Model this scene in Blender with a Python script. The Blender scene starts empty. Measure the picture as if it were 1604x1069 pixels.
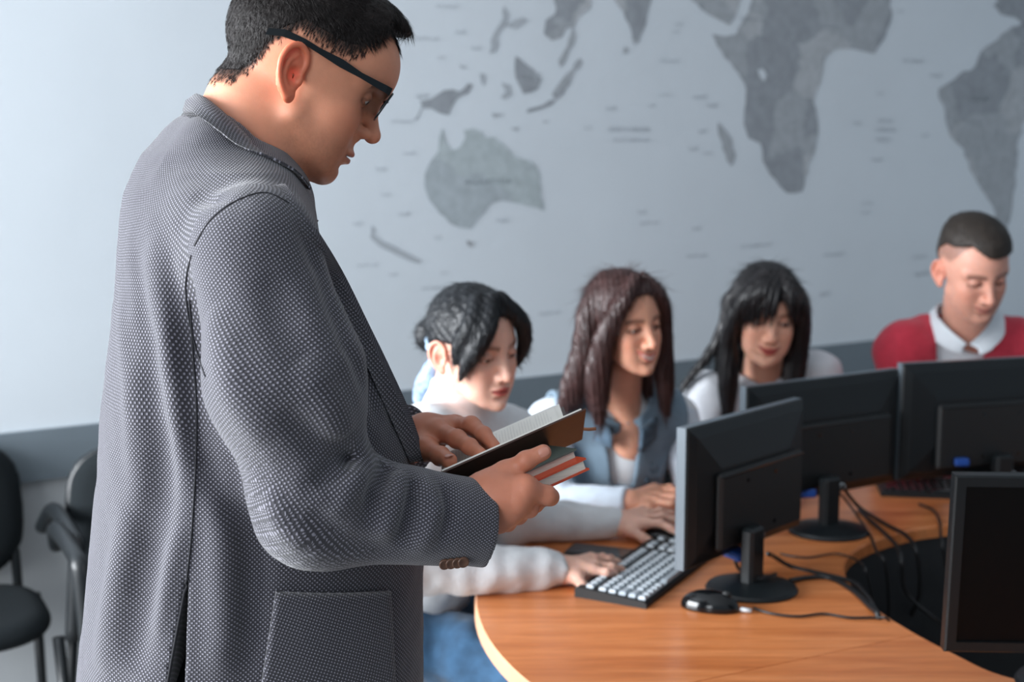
import bpy, math, random
import numpy as np
from mathutils import Vector, Matrix

# ------------------------------------------------------------------ camera, world, lights, exposure
SC = bpy.context.scene
COL = SC.collection
F = 2050.0
CH = 1.56
PITCH = math.atan(279.5 / 2050.0)
cam_data = bpy.data.cameras.new('camera')
cam_data.sensor_fit = 'HORIZONTAL'
cam_data.sensor_width = 36.0
cam_data.lens = 36.0 * F / 1604.0
cam_data.clip_start = 0.05
cam_data.dof.use_dof = True
cam_data.dof.focus_distance = 1.47
cam_data.dof.aperture_fstop = 4.6
cam = bpy.data.objects.new('camera', cam_data)
cam.location = (0, 0, CH)
cam.rotation_euler = (math.pi / 2 - PITCH, 0, 0)
COL.objects.link(cam)
SC.camera = cam
SC.view_settings.view_transform = 'Standard'
SC.view_settings.look = 'None'
SC.view_settings.gamma = 1.0
SC.view_settings.use_curve_mapping = False
SC.view_settings.exposure = 0.12
world = bpy.data.worlds.new('world')
SC.world = world
world.use_nodes = True
bg = world.node_tree.nodes['Background']
bg.inputs[0].default_value = (0.72, 0.86, 1.0, 1)
bg.inputs[1].default_value = 0.34

def area(name, loc, target, sx, sy, power, col):
    l = bpy.data.lights.new(name, 'AREA')
    l.shape = 'RECTANGLE'; l.size = sx; l.size_y = sy; l.energy = power; l.color = col
    o = bpy.data.objects.new(name, l)
    o.location = loc
    d = Vector(target) - Vector(loc)
    o.rotation_euler = d.to_track_quat('-Z', 'Y').to_euler()
    COL.objects.link(o)
    return o
# tall windows along the left side of the room
area('window_light', (-4.6, 0.9, 2.0), (0.5, 2.6, 1.1), 3.8, 2.2, 770, (0.92, 0.96, 1.0))
area('window_light_far', (-3.4, -3.4, 2.5), (0.8, 3.8, 1.5), 3.2, 2.2, 160, (0.92, 0.96, 1.0))

# ------------------------------------------------------------------ helpers
_c, _s = math.cos(PITCH), math.sin(PITCH)
def ray(px, py):
    x = (px - 802.0) / F; y = (534.5 - py) / F
    return np.array([x, _c + y * _s, -_s + y * _c])
def at(px, py, Y):
    d = ray(px, py)
    return np.array([0, 0, CH]) + d * (Y / d[1])
def atz(px, py, z):
    d = ray(px, py)
    return np.array([0, 0, CH]) + d * ((z - CH) / d[2])
def proj(p):
    v = np.asarray(p, float) - np.array([0, 0, CH])
    w = v[1] * _c - v[2] * _s
    u = v[1] * _s + v[2] * _c
    return 802 + F * v[0] / w, 534.5 - F * u / w

def srgb(r, g, b):
    f = lambda c: (c / 255 / 12.92) if c / 255 <= 0.04045 else ((c / 255 + 0.055) / 1.055) ** 2.4
    return (f(r), f(g), f(b), 1.0)

def mesh_obj(name, verts, faces, mat=None, parent=None, smooth=True):
    me = bpy.data.meshes.new(name)
    if isinstance(verts, np.ndarray): verts = verts.tolist()
    if isinstance(faces, np.ndarray): faces = faces.tolist()
    me.from_pydata(verts, [], faces)
    me.update()
    if smooth: me.shade_smooth()
    o = bpy.data.objects.new(name, me)
    COL.objects.link(o)
    if mat: me.materials.append(mat)
    if parent is not None: o.parent = parent
    return o

def empty(name, loc=(0, 0, 0)):
    o = bpy.data.objects.new(name, None)
    o.empty_display_size = 0.05
    o.location = loc
    COL.objects.link(o)
    return o

def tag(o, label=None, cat=None, group=None, kind=None):
    if label: o['label'] = label
    if cat: o['category'] = cat
    if group: o['group'] = group
    if kind: o['kind'] = kind
    return o

def adopt(child, root):
    """parent child (built in world coordinates) to an empty that may sit elsewhere"""
    child.parent = root
    child.matrix_parent_inverse = root.matrix_basis.inverted()
    return child

# ---- materials
def mat(name, col, rough=0.5, metal=0.0, noise=0.0, nscale=20.0, bump=0.0, bscale=80.0, spec=0.5, sub=0.0,
        subcol=None, coat=0.0, stretch=(1, 1, 1), sheen=0.0, attr=None, trans=0.0):
    m = bpy.data.materials.new(name)
    m.use_nodes = True
    nt = m.node_tree; N = nt.nodes; L = nt.links
    b = N['Principled BSDF']
    b.inputs['Roughness'].default_value = rough
    b.inputs['Metallic'].default_value = metal
    b.inputs['Specular IOR Level'].default_value = spec
    b.inputs['Coat Weight'].default_value = coat
    b.inputs['Sheen Weight'].default_value = sheen
    if sub > 0:
        b.inputs['Subsurface Weight'].default_value = sub
        b.inputs['Subsurface Radius'].default_value = (0.9, 0.32, 0.16)
        b.inputs['Subsurface Scale'].default_value = 0.010
    if trans: b.inputs['Transmission Weight'].default_value = trans
    tc = N.new('ShaderNodeTexCoord'); mp = N.new('ShaderNodeMapping')
    mp.inputs['Scale'].default_value = stretch
    L.new(tc.outputs['Object'], mp.inputs['Vector'])
    nz = N.new('ShaderNodeTexNoise'); nz.inputs['Scale'].default_value = nscale
    nz.inputs['Detail'].default_value = 4
    L.new(mp.outputs[0], nz.inputs['Vector'])
    mx = N.new('ShaderNodeMix'); mx.data_type = 'RGBA'; mx.blend_type = 'MULTIPLY'
    mx.inputs['Factor'].default_value = 1.0
    rr = N.new('ShaderNodeMapRange')
    rr.inputs['From Min'].default_value = 0.3; rr.inputs['From Max'].default_value = 0.7
    rr.inputs['To Min'].default_value = 1.0 - noise; rr.inputs['To Max'].default_value = 1.0 + noise * 0.4
    L.new(nz.outputs['Fac'], rr.inputs['Value'])
    if attr:
        at_ = N.new('ShaderNodeAttribute'); at_.attribute_name = attr
        L.new(at_.outputs['Color'], mx.inputs['A'])
    else:
        mx.inputs['A'].default_value = col
    L.new(rr.outputs[0], mx.inputs['B'])
    L.new(mx.outputs['Result'], b.inputs['Base Color'])
    if bump > 0:
        n2 = N.new('ShaderNodeTexNoise'); n2.inputs['Scale'].default_value = bscale
        n2.inputs['Detail'].default_value = 5
        L.new(mp.outputs[0], n2.inputs['Vector'])
        bp = N.new('ShaderNodeBump'); bp.inputs['Strength'].default_value = bump
        bp.inputs['Distance'].default_value = 0.01
        L.new(n2.outputs['Fac'], bp.inputs['Height'])
        L.new(bp.outputs[0], b.inputs['Normal'])
    return m

# ---- plain mesh builders collected in MB
class MB:
    def __init__(s): s.v = []; s.f = []
    def add(s, verts, faces):
        k = len(s.v)
        s.v += [tuple(map(float, p)) for p in verts]
        s.f += [tuple(i + k for i in f) for f in faces]
        return s
    def box(s, c, size, bev=0.0, M=None):
        """rounded box: 24-vertex bevel"""
        hx, hy, hz = size[0] / 2, size[1] / 2, size[2] / 2
        b = min(bev, hx * .95, hy * .95, hz * .95)
        vs = []; idx = {}
        if b <= 0:
            for sx in (-1, 1):
                for sy in (-1, 1):
                    for sz in (-1, 1): vs.append((sx * hx, sy * hy, sz * hz))
            fs = [(0, 1, 3, 2), (4, 6, 7, 5), (0, 4, 5, 1), (2, 3, 7, 6), (0, 2, 6, 4), (1, 5, 7, 3)]
        else:
            for sx in (-1, 1):
                for sy in (-1, 1):
                    for sz in (-1, 1):
                        for ax in range(3):
                            p = [sx * (hx - b), sy * (hy - b), sz * (hz - b)]
                            p[ax] = (sx * hx, sy * hy, sz * hz)[ax]
                            idx[(sx, sy, sz, ax)] = len(vs); vs.append(tuple(p))
            fs = []
            for ax in range(3):
                o = [a for a in range(3) if a != ax]
                for sg in (-1, 1):
                    q = []
                    for (u, w) in ((-1, -1), (1, -1), (1, 1), (-1, 1)):
                        k = [0, 0, 0]; k[ax] = sg; k[o[0]] = u; k[o[1]] = w
                        q.append(idx[(k[0], k[1], k[2], ax)])
                    if (sg < 0) == (ax != 1): q.reverse()
                    fs.append(tuple(q))
            for ax in range(3):
                o = [a for a in range(3) if a != ax]
                for u in (-1, 1):
                    for w in (-1, 1):
                        q = []
                        for (sg, fc) in ((-1, o[0]), (1, o[0]), (1, o[1]), (-1, o[1])):
                            k = [0, 0, 0]; k[ax] = sg; k[o[0]] = u; k[o[1]] = w
                            q.append(idx[(k[0], k[1], k[2], fc)])
                        fs.append(tuple(q))
            for sx in (-1, 1):
                for sy in (-1, 1):
                    for sz in (-1, 1):
                        fs.append(tuple(idx[(sx, sy, sz, a)] for a in range(3)))
        vs = [Vector(v) for v in vs]
        if M is not None: vs = [M @ v for v in vs]
        c = Vector(c)
        s.add([v + c for v in vs], fs)
        return s
    def tube(s, pts, r, n=10, caps=True):
        pts = [np.array(p, float) for p in pts]
        m = len(pts); rs = r if hasattr(r, '__len__') else [r] * m
        up = np.array([0.013, 0.021, 1.0]); vs = []; fs = []
        T = [pts[min(i + 1, m - 1)] - pts[max(i - 1, 0)] for i in range(m)]
        T = [t / (np.linalg.norm(t) + 1e-12) for t in T]
        a = np.cross(T[0], up)
        if np.linalg.norm(a) < 1e-3: a = np.cross(T[0], [1, 0, 0])
        a /= np.linalg.norm(a)
        for i in range(m):
            a = a - T[i] * a.dot(T[i]); a /= np.linalg.norm(a) + 1e-12
            b = np.cross(T[i], a)
            for k in range(n):
                t = 2 * math.pi * k / n
                vs.append(pts[i] + rs[i] * (math.cos(t) * a + math.sin(t) * b))
        for i in range(m - 1):
            for k in range(n):
                fs.append((i * n + k, i * n + (k + 1) % n, (i + 1) * n + (k + 1) % n, (i + 1) * n + k))
        if caps:
            fs.append(tuple(range(n - 1, -1, -1))); fs.append(tuple((m - 1) * n + k for k in range(n)))
        s.add(vs, fs); return s
    def lathe(s, c, prof, n=40, ex=1.0, ey=1.0, rot=0.0):
        """prof: (r, z) list from bottom to top"""
        vs = []; fs = []; m = len(prof)
        cr, sr = math.cos(rot), math.sin(rot)
        for (r, z) in prof:
            for k in range(n):
                t = 2 * math.pi * k / n
                x, y = r * ex * math.cos(t), r * ey * math.sin(t)
                vs.append((c[0] + x * cr - y * sr, c[1] + x * sr + y * cr, c[2] + z))
        for i in range(m - 1):
            for k in range(n):
                fs.append((i * n + k, i * n + (k + 1) % n, (i + 1) * n + (k + 1) % n, (i + 1) * n + k))
        fs.append(tuple(range(n - 1, -1, -1))); fs.append(tuple((m - 1) * n + k for k in range(n)))
        s.add(vs, fs); return s
    def prism(s, poly, z0, z1, bev=0.0):
        """flat polygon (CCW) extruded in z"""
        n = len(poly)
        vs = [(p[0], p[1], z0) for p in poly] + [(p[0], p[1], z1) for p in poly]
        fs = [tuple(range(n - 1, -1, -1)), tuple(range(n, 2 * n))]
        for i in range(n):
            j = (i + 1) % n
            fs.append((i, j, n + j, n + i))
        s.add(vs, fs); return s
    def build(s, name, m=None, parent=None, smooth=False, fix=True):
        o = mesh_obj(name, s.v, s.f, m, None, smooth)
        if fix:
            import bmesh
            bm = bmesh.new(); bm.from_mesh(o.data)
            bmesh.ops.recalc_face_normals(bm, faces=bm.faces)
            bm.to_mesh(o.data); bm.free()
        if parent is not None: adopt(o, parent)
        return o

def autosmooth(o, ang=35):
    me = o.data
    import bmesh
    bm = bmesh.new(); bm.from_mesh(me)
    for e in bm.edges:
        if len(e.link_faces) == 2 and e.calc_face_angle(0) > math.radians(ang): e.smooth = False
    for f in bm.faces: f.smooth = True
    bm.to_mesh(me); bm.free()
    return o

def catmull(pts, n=8, closed=False):
    P = [np.array(p, float) for p in pts]; out = []
    m = len(P)
    rng = range(m) if closed else range(m - 1)
    for i in rng:
        g = (lambda k: P[k % m]) if closed else (lambda k: P[min(max(k, 0), m - 1)])
        p0, p1, p2, p3 = g(i - 1), g(i), g(i + 1), g(i + 2)
        for k in range(n):
            t = k / n
            out.append(0.5 * ((2 * p1) + (-p0 + p2) * t + (2 * p0 - 5 * p1 + 4 * p2 - p3) * t * t + (-p0 + 3 * p1 - 3 * p2 + p3) * t ** 3))
    if not closed: out.append(P[-1])
    return out

# ------------------------------------------------------------------ signed distance modelling
f4 = np.float32
def V3(p): return np.asarray(p, dtype=f4)
def smin(a, b, k):
    h = np.maximum(k - np.abs(a - b), 0) / k
    return np.minimum(a, b) - h * h * k * 0.25
def smax(a, b, k): return -smin(-a, -b, k)
def ell(p, c, r, R=None):
    q = p - V3(c)
    if R is not None: q = q @ np.asarray(R, dtype=f4)
    r = V3(r)
    k0 = np.sqrt(((q / r) ** 2).sum(1)); k1 = np.sqrt(((q / (r * r)) ** 2).sum(1)) + 1e-9
    return k0 * (k0 - 1) / k1
def cap(p, a, b, ra, rb=None):
    if rb is None: rb = ra
    a = V3(a); b = V3(b); ab = b - a
    q = p - a
    t = np.clip(q @ ab / max(float(ab @ ab), 1e-9), 0, 1)
    d = q - t[:, None] * ab
    return np.sqrt((d * d).sum(1)) - (ra + t * (rb - ra))
def fcap(p, a, b, ra, rb, nrm, flat):
    """capsule flattened along direction nrm (flat<1)"""
    a = V3(a); b = V3(b); ab = b - a; nrm = V3(nrm); nrm = nrm / np.linalg.norm(nrm)
    q = p - a
    t = np.clip(q @ ab / float(ab @ ab), 0, 1)
    d = q - t[:, None] * ab
    n = d @ nrm
    u2 = (d * d).sum(1) - n * n
    return (np.sqrt(np.maximum(u2, 0) + (n / flat) ** 2) - (ra + t * (rb - ra))) * min(1.0, 0.5 + 0.5 * flat)
def chain(p, pts, rs, k=0.01):
    d = None
    for i in range(len(pts) - 1):
        e = cap(p, pts[i], pts[i + 1], rs[i], rs[i + 1])
        d = e if d is None else smin(d, e, k)
    return d
def rchain(p, pts, rs, k=0.01, n=4):
    """smooth tapering strand through the points (refined spline, hard union)"""
    q = catmull([tuple(a) + (r,) for a, r in zip(pts, rs)], n)
    d = None
    for i in range(len(q) - 1):
        e = cap(p, q[i][:3], q[i + 1][:3], max(q[i][3], .02 * rs[0]), max(q[i + 1][3], .02 * rs[0]))
        d = e if d is None else np.minimum(d, e)
    return d
def box_sdf(p, c, h, R=None, r=0.0):
    q = p - V3(c)
    if R is not None: q = q @ np.asarray(R, dtype=f4)
    q = np.abs(q) - (V3(h) - r)
    return np.sqrt((np.maximum(q, 0) ** 2).sum(1)) + np.minimum(q.max(1), 0) - r
def loft(p, zs, cx, cy, a, b, yaw, e=2.4):
    """vertical loft of super-ellipses; a along yaw direction, b across"""
    z = p[:, 2]
    zs = np.array(zs, float)
    o = np.argsort(zs)
    def I(v):
        v = np.array(v, float) if hasattr(v, '__len__') else np.full(len(zs), v, float)
        return np.interp(z, zs[o], v[o]).astype(f4)
    X, Y, A, B, W = I(cx), I(cy), I(a), I(b), I(yaw)
    dx = p[:, 0] - X; dy = p[:, 1] - Y
    c, s = np.cos(W), np.sin(W)
    u = dx * c + dy * s; v = -dx * s + dy * c
    rho = (np.abs(u / A) ** e + np.abs(v / B) ** e) ** (1.0 / e)
    g = np.sqrt((u / A ** 2) ** 2 + (v / B ** 2) ** 2) / (np.sqrt((u / A) ** 2 + (v / B) ** 2) + 1e-6) + 1e-6
    d = (rho - 1) / g
    d = np.clip(d, -0.2, 1.0)
    return smax(d, np.maximum(zs.min() - z, z - zs.max()).astype(f4), 0.03)
def seg_d(p, a, b):
    a = V3(a); b = V3(b); ab = b - a; q = p - a
    t = np.clip(q @ ab / max(float(ab @ ab), 1e-9), 0, 1)
    d = q - t[:, None] * ab
    return np.sqrt((d * d).sum(1)), t
def fold(p, pts, w, depth):
    """displacement (positive = outwards) along a polyline, fading at its ends"""
    out = np.zeros(len(p), f4); L = len(pts) - 1
    best = np.full(len(p), 9.0, f4); tt = np.zeros(len(p), f4)
    for i in range(L):
        d, t = seg_d(p, pts[i], pts[i + 1])
        m = d < best
        best = np.where(m, d, best); tt = np.where(m, (i + t) / L, tt)
    return (depth * np.exp(-(best / w) ** 2) * np.sin(np.clip(tt, 0.02, 0.98) * math.pi) ** 0.6).astype(f4)

def vnoise(p, scale, seed=0):
    """cheap smooth value noise in -1..1"""
    q = p * scale + seed * 17.3
    i = np.floor(q).astype(np.int64); f = (q - i).astype(f4); f = f * f * (3 - 2 * f)
    def h(ix, iy, iz):
        n = (ix * 374761393 + iy * 668265263 + iz * 1440662683 + seed * 974711) & 0xffffffff
        n = ((n ^ (n >> 13)) * 1274126177) & 0xffffffff
        return ((n ^ (n >> 16)) & 0xffff).astype(f4) / 32767.5 - 1
    r = 0
    for dx in (0, 1):
        for dy in (0, 1):
            for dz in (0, 1):
                w = (f[:, 0] if dx else 1 - f[:, 0]) * (f[:, 1] if dy else 1 - f[:, 1]) * (f[:, 2] if dz else 1 - f[:, 2])
                r = r + w * h(i[:, 0] + dx, i[:, 1] + dy, i[:, 2] + dz)
    return r

def surface(sdf, lo, hi, h, slack=1.6):
    """polygonise sdf(points)=0 by surface nets; returns verts (n,3), quads (m,4)"""
    lo = np.array(lo, float); hi = np.array(hi, float)
    B = 8
    nb = np.maximum(np.ceil((hi - lo) / (h * B)).astype(int), 1)
    n = nb * B + 1
    cg = np.stack(np.meshgrid(*[np.arange(nb[i]) for i in range(3)], indexing='ij'), -1).reshape(-1, 3)
    cc = (lo + (cg + 0.5) * B * h).astype(f4)
    dc = sdf(cc)
    keep = np.abs(dc) < B * h * 0.87 * slack + 0.004
    D = np.empty(tuple(nb * B), f4)
    sg = np.where(dc > 0, 1.0, -1.0).reshape(tuple(nb)).astype(f4)
    D = np.repeat(np.repeat(np.repeat(sg, B, 0), B, 1), B, 2)
    kb = cg[keep]
    loc = np.stack(np.meshgrid(*[np.arange(B)] * 3, indexing='ij'), -1).reshape(-1, 3)
    step = 1200
    for s0 in range(0, len(kb), step):
        k = kb[s0:s0 + step]
        ii = (k[:, None, :] * B + loc[None]).reshape(-1, 3)
        pts = (lo + ii * h).astype(f4)
        D[ii[:, 0], ii[:, 1], ii[:, 2]] = sdf(pts)
    S = D < 0
    c = S[:-1, :-1, :-1].astype(np.int8)
    tot = np.zeros_like(c)
    for dx in (0, 1):
        for dy in (0, 1):
            for dz in (0, 1):
                tot += S[dx:S.shape[0] - 1 + dx, dy:S.shape[1] - 1 + dy, dz:S.shape[2] - 1 + dz]
    act = (tot > 0) & (tot < 8)
    ai = np.argwhere(act)
    if len(ai) == 0: return np.zeros((0, 3)), np.zeros((0, 4), int)
    idx = np.full(act.shape, -1, np.int32); idx[act] = np.arange(len(ai))
    corners = [(0, 0, 0), (1, 0, 0), (0, 1, 0), (1, 1, 0), (0, 0, 1), (1, 0, 1), (0, 1, 1), (1, 1, 1)]
    cv = np.stack([D[ai[:, 0] + a, ai[:, 1] + b, ai[:, 2] + c_] for a, b, c_ in corners], 1)
    edges = [(0, 1), (2, 3), (4, 5), (6, 7), (0, 2), (1, 3), (4, 6), (5, 7), (0, 4), (1, 5), (2, 6), (3, 7)]
    acc = np.zeros((len(ai), 3)); cnt = np.zeros(len(ai))
    ca = np.array(corners, float)
    for a, b in edges:
        va, vb = cv[:, a], cv[:, b]
        m = (va < 0) != (vb < 0)
        t = np.where(m, va / np.where(m, va - vb, 1), 0)
        pt = ca[a] + t[:, None] * (ca[b] - ca[a])
        acc += pt * m[:, None]; cnt += m
    V = lo + (ai + acc / cnt[:, None]) * h
    quads = []
    for ax in range(3):
        o1, o2 = (ax + 1) % 3, (ax + 2) % 3
        sl0 = [slice(None)] * 3; sl1 = [slice(None)] * 3
        sl0[ax] = slice(0, -1); sl1[ax] = slice(1, None)
        ch = S[tuple(sl0)] != S[tuple(sl1)]
        e = np.argwhere(ch)
        m = (e[:, o1] > 0) & (e[:, o2] > 0) & (e[:, o1] < S.shape[o1] - 1) & (e[:, o2] < S.shape[o2] - 1)
        e = e[m]
        if not len(e): continue
        def cell(d1, d2):
            q = e.copy(); q[:, o1] -= d1; q[:, o2] -= d2
            return idx[q[:, 0], q[:, 1], q[:, 2]]
        q = np.stack([cell(1, 1), cell(0, 1), cell(0, 0), cell(1, 0)], 1)
        ins = S[e[:, 0], e[:, 1], e[:, 2]]
        q[~ins] = q[~ins][:, ::-1]
        quads.append(q)
    Q = np.concatenate(quads)
    Q = Q[(Q >= 0).all(1)]
    # one projection step on to the surface
    P = V.astype(f4); e = h * 0.35
    d0 = sdf(P)
    g = np.stack([sdf(P + V3(np.eye(3)[i] * e)) - d0 for i in range(3)], 1) / e
    gn = (g * g).sum(1) + 1e-6
    mv = -(d0 / gn)[:, None] * g
    ln = np.sqrt((mv ** 2).sum(1, keepdims=True)) + 1e-9
    mv *= np.minimum(1, 0.7 * h / ln)
    return V + mv, Q

def big_mesh(name, V, Q, m=None, parent=None, colors=None, uv=None):
    me = bpy.data.meshes.new(name)
    Q = np.asarray(Q); V = np.asarray(V)
    me.vertices.add(len(V)); me.vertices.foreach_set('co', V.astype(f4).ravel())
    me.loops.add(Q.size); me.loops.foreach_set('vertex_index', Q.astype(np.int32).ravel())
    me.polygons.add(len(Q)); me.polygons.foreach_set('loop_start', (np.arange(len(Q)) * Q.shape[1]).astype(np.int32))
    me.polygons.foreach_set('use_smooth', np.ones(len(Q), bool))
    me.update(calc_edges=True); me.validate()
    if colors is not None:
        a = me.color_attributes.new('Col', 'FLOAT_COLOR', 'POINT')
        c = np.ones((len(V), 4), f4); c[:, :3] = colors
        a.data.foreach_set('color', c.ravel())
    if uv is not None:
        u = me.uv_layers.new(name='UVMap')
        u.data.foreach_set('uv', uv.astype(f4).ravel())
    o = bpy.data.objects.new(name, me); COL.objects.link(o)
    if m: me.materials.append(m)
    if parent is not None: adopt(o, parent)
    return o

def sdf_obj(name, sdf, lo, hi, h, m, parent=None, **kw):
    V, Q = surface(sdf, lo, hi, h)
    return big_mesh(name, V, Q, m, parent, **kw)

def rot(yaw=0, pitch=0, roll=0):
    """columns = forward, left, up axes of a frame: face forward along +x turned by yaw, pitch>0 looks down, roll>0 tips to its right"""
    cy, sy = math.cos(yaw), math.sin(yaw)
    Rz = np.array([[cy, -sy, 0], [sy, cy, 0], [0, 0, 1]])
    cp, sp = math.cos(pitch), math.sin(pitch)
    Ry = np.array([[cp, 0, sp], [0, 1, 0], [-sp, 0, cp]])
    cr, sr = math.cos(roll), math.sin(roll)
    Rx = np.array([[1, 0, 0], [0, cr, -sr], [0, sr, cr]])
    return Rz @ Ry @ Rx
D2R = math.pi / 180
# ------------------------------------------------------------------ room shell
M_wall = mat('wall_paint', srgb(214, 221, 227), 0.85, bump=0.08, bscale=180, noise=0.03, nscale=3)
M_lower = mat('lower_wall_paint', srgb(186, 190, 193), 0.8, noise=0.05, nscale=5)
M_band = mat('grey_rail', srgb(112, 123, 131), 0.6, noise=0.06, nscale=8)
M_floor = mat('floor_lino', srgb(120, 118, 116), 0.5, noise=0.2, nscale=4)
M_ceil = mat('ceiling_paint', srgb(225, 228, 230), 0.9, noise=0.02)
WA = atz(0, 679, 0.84); WB = atz(1340, 536, 0.84)
wdir = (WB - WA); wdir[2] = 0; wdir /= np.linalg.norm(wdir)
wn = np.array([wdir[1], -wdir[0], 0.0])           # towards the camera
if wn[1] > 0: wn = -wn
def wallpt(px, py, off=0.0):
    d = ray(px, py); o = np.array([0, 0, CH])
    t = (WA - o).dot(wn) / d.dot(wn)
    return o + d * t + wn * off
def wquad(s0, s1, z0, z1, o0, o1):
    """box lying along the wall"""
    vs = []
    for s in (s0, s1):
        for o in (o0, o1):
            for z in (z0, z1):
                p = WA + wdir * s + wn * o
                vs.append((p[0], p[1], z))
    return vs, [(0, 1, 3, 2), (4, 6, 7, 5), (0, 4, 5, 1), (2, 3, 7, 6), (0, 2, 6, 4), (1, 5, 7, 3)]
ZT, ZB = 0.84, 0.70
b = MB(); b.add(*wquad(-1.6, 5.2, ZT - 0.02, 3.0, -0.15, 0.0)); tag(b.build('wall_back', M_wall), kind='structure')
b = MB(); b.add(*wquad(-1.6, 5.2, 0.0, ZT - 0.02, -0.15, -0.002)); tag(b.build('wall_back_lower', M_lower), kind='structure')
b = MB(); b.add(*wquad(-1.6, 5.2, ZB, ZT, -0.002, 0.018)); tag(b.build('trim_1', M_band), kind='structure')
b = MB(); b.add(*wquad(-1.6, 5.2, 0.0, 0.08, -0.002, 0.014)); tag(b.build('baseboard_back', M_band), kind='structure')
p0 = WA + wdir * -1.6; p1 = WA + wdir * 5.2
fl = [(p0[0], p0[1]), (p0[0], -3.0), (p1[0], -3.0), (p1[0], p1[1])]
b = MB(); b.prism(fl, -0.05, 0.0); tag(b.build('floor', M_floor), kind='structure')
b = MB(); b.prism(fl, 3.0, 3.05); tag(b.build('ceiling', M_ceil), kind='structure')

# world map printed on the wall ------------------------------------------------
def land_mat(name, c0, c1, c2, sc):
    m = bpy.data.materials.new(name); m.use_nodes = True
    nt = m.node_tree; N = nt.nodes; L = nt.links; b = N['Principled BSDF']
    b.inputs['Roughness'].default_value = 0.85
    tc = N.new('ShaderNodeTexCoord')
    nz = N.new('ShaderNodeTexNoise'); nz.inputs['Scale'].default_value = 9; nz.inputs['Detail'].default_value = 3
    L.new(tc.outputs['Object'], nz.inputs['Vector'])
    va = N.new('ShaderNodeMix'); va.data_type = 'RGBA'; va.inputs['Factor'].default_value = 0.12
    L.new(tc.outputs['Object'], va.inputs['A']); L.new(nz.outputs['Color'], va.inputs['B'])
    vo = N.new('ShaderNodeTexVoronoi'); vo.inputs['Scale'].default_value = sc
    L.new(va.outputs['Result'], vo.inputs['Vector'])
    sep = N.new('ShaderNodeSeparateColor'); L.new(vo.outputs['Color'], sep.inputs[0])
    cr = N.new('ShaderNodeValToRGB')
    cr.color_ramp.interpolation = 'CONSTANT'
    e = cr.color_ramp.elements; e[0].color = c0; e[0].position = 0; e[1].color = c1; e[1].position = 0.36
    k = e.new(0.74); k.color = c2
    L.new(sep.outputs[0], cr.inputs[0])
    n3 = N.new('ShaderNodeTexNoise'); n3.inputs['Scale'].default_value = 26; n3.inputs['Detail'].default_value = 5
    L.new(tc.outputs['Object'], n3.inputs['Vector'])
    mr = N.new('ShaderNodeMapRange'); mr.inputs[1].default_value = 0.3; mr.inputs[2].default_value = 0.7
    mr.inputs[3].default_value = 0.86; mr.inputs[4].default_value = 1.08
    L.new(n3.outputs['Fac'], mr.inputs[0])
    mx = N.new('ShaderNodeMix'); mx.data_type = 'RGBA'; mx.blend_type = 'MULTIPLY'; mx.inputs['Factor'].default_value = 1
    L.new(cr.outputs[0], mx.inputs['A']); L.new(mr.outputs[0], mx.inputs['B'])
    L.new(mx.outputs['Result'], b.inputs['Base Color'])
    return m
M_land = land_mat('map_land_grey', srgb(168, 173, 178), srgb(154, 159, 165), srgb(180, 184, 188), 5.5)
M_aus = land_mat('map_land_green_grey', srgb(180, 190, 193), srgb(178, 188, 191), srgb(174, 183, 188), 2.0)
M_ink = mat('map_ink', srgb(176, 182, 188), 0.85, noise=0.1)
M_ink2 = mat('map_lettering_ink', srgb(148, 156, 161), 0.85, noise=0.1)
def smooth_poly(pts, amp=2.5, seed=1, n=4):
    rnd = random.Random(seed); out = []
    m = len(pts)
    for i in range(m):
        a = np.array(pts[i], float); b_ = np.array(pts[(i + 1) % m], float)
        L = np.linalg.norm(b_ - a); k = max(1, min(8, int(L / 9)))
        nrm = np.array([-(b_ - a)[1], (b_ - a)[0]]) / (L + 1e-6)
        for j in range(k):
            o = 0 if j == 0 else rnd.uniform(-amp, amp) * min(1, L / 30)
            out.append(a + (b_ - a) * j / k + nrm * o)
    return out
def C3(l): return [(540 + .449 * x, .449 * y) for x, y in l]
def C4(l): return [(1060 + .449 * x, .449 * y) for x, y in l]
mural = empty('world_map_mural', tuple(wallpt(1050, 200)))
tag(mural, 'pale grey mirrored world map printed across the upper back wall', 'map')
def land(poly, m, name='landmass', off=0.0015, amp=2.5, label=None):
    pts = [wallpt(x, y, off) for x, y in smooth_poly(poly, amp, len(poly))]
    o = mesh_obj(name, pts, [tuple(range(len(pts)))], m, None, False)
    import bmesh
    bm = bmesh.new(); bm.from_mesh(o.data); bmesh.ops.triangulate(bm, faces=bm.faces)
    bm.normal_update()
    for f in bm.faces:
        if f.normal.dot(Vector(wn)) < 0: f.normal_flip()
    bm.to_mesh(o.data); bm.free()
    adopt(o, mural)
    if label: o['label'] = label
    return o
land(C3([(340,445),(355,500),(375,525),(400,515),(420,480),(415,455),(450,448),(475,460),(490,480),(520,478),(555,505),(590,545),(640,560),(665,575),(680,610),(685,660),(693,735),(640,720),(590,708),(550,700),(515,708),(490,740),(465,765),(440,798),(400,795),(365,780),(330,745),(295,700),(278,650),(278,610),(300,560),(325,530),(330,480)]), M_aus, label='green-grey mirrored Australia shape')
land(C3([(422,838),(452,845),(447,864),(430,858)]), M_land)
land(C3([(92,785),(107,800),(102,820),(132,842),(178,862),(222,886),(268,910),(262,920),(200,899),(158,878),(116,857),(88,830)]), M_ink, amp=1.5)
land(C3([(262,352),(300,345),(345,315),(375,312),(400,320),(430,290),(447,296),(430,327),(390,345),(375,370),(360,402),(330,395),(300,378),(270,378),(250,420),(244,418),(268,372)]), M_land)
land(C3([(595,195),(628,222),(660,245),(687,275),(672,312),(622,328),(603,290),(593,250)]), M_land)
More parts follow.
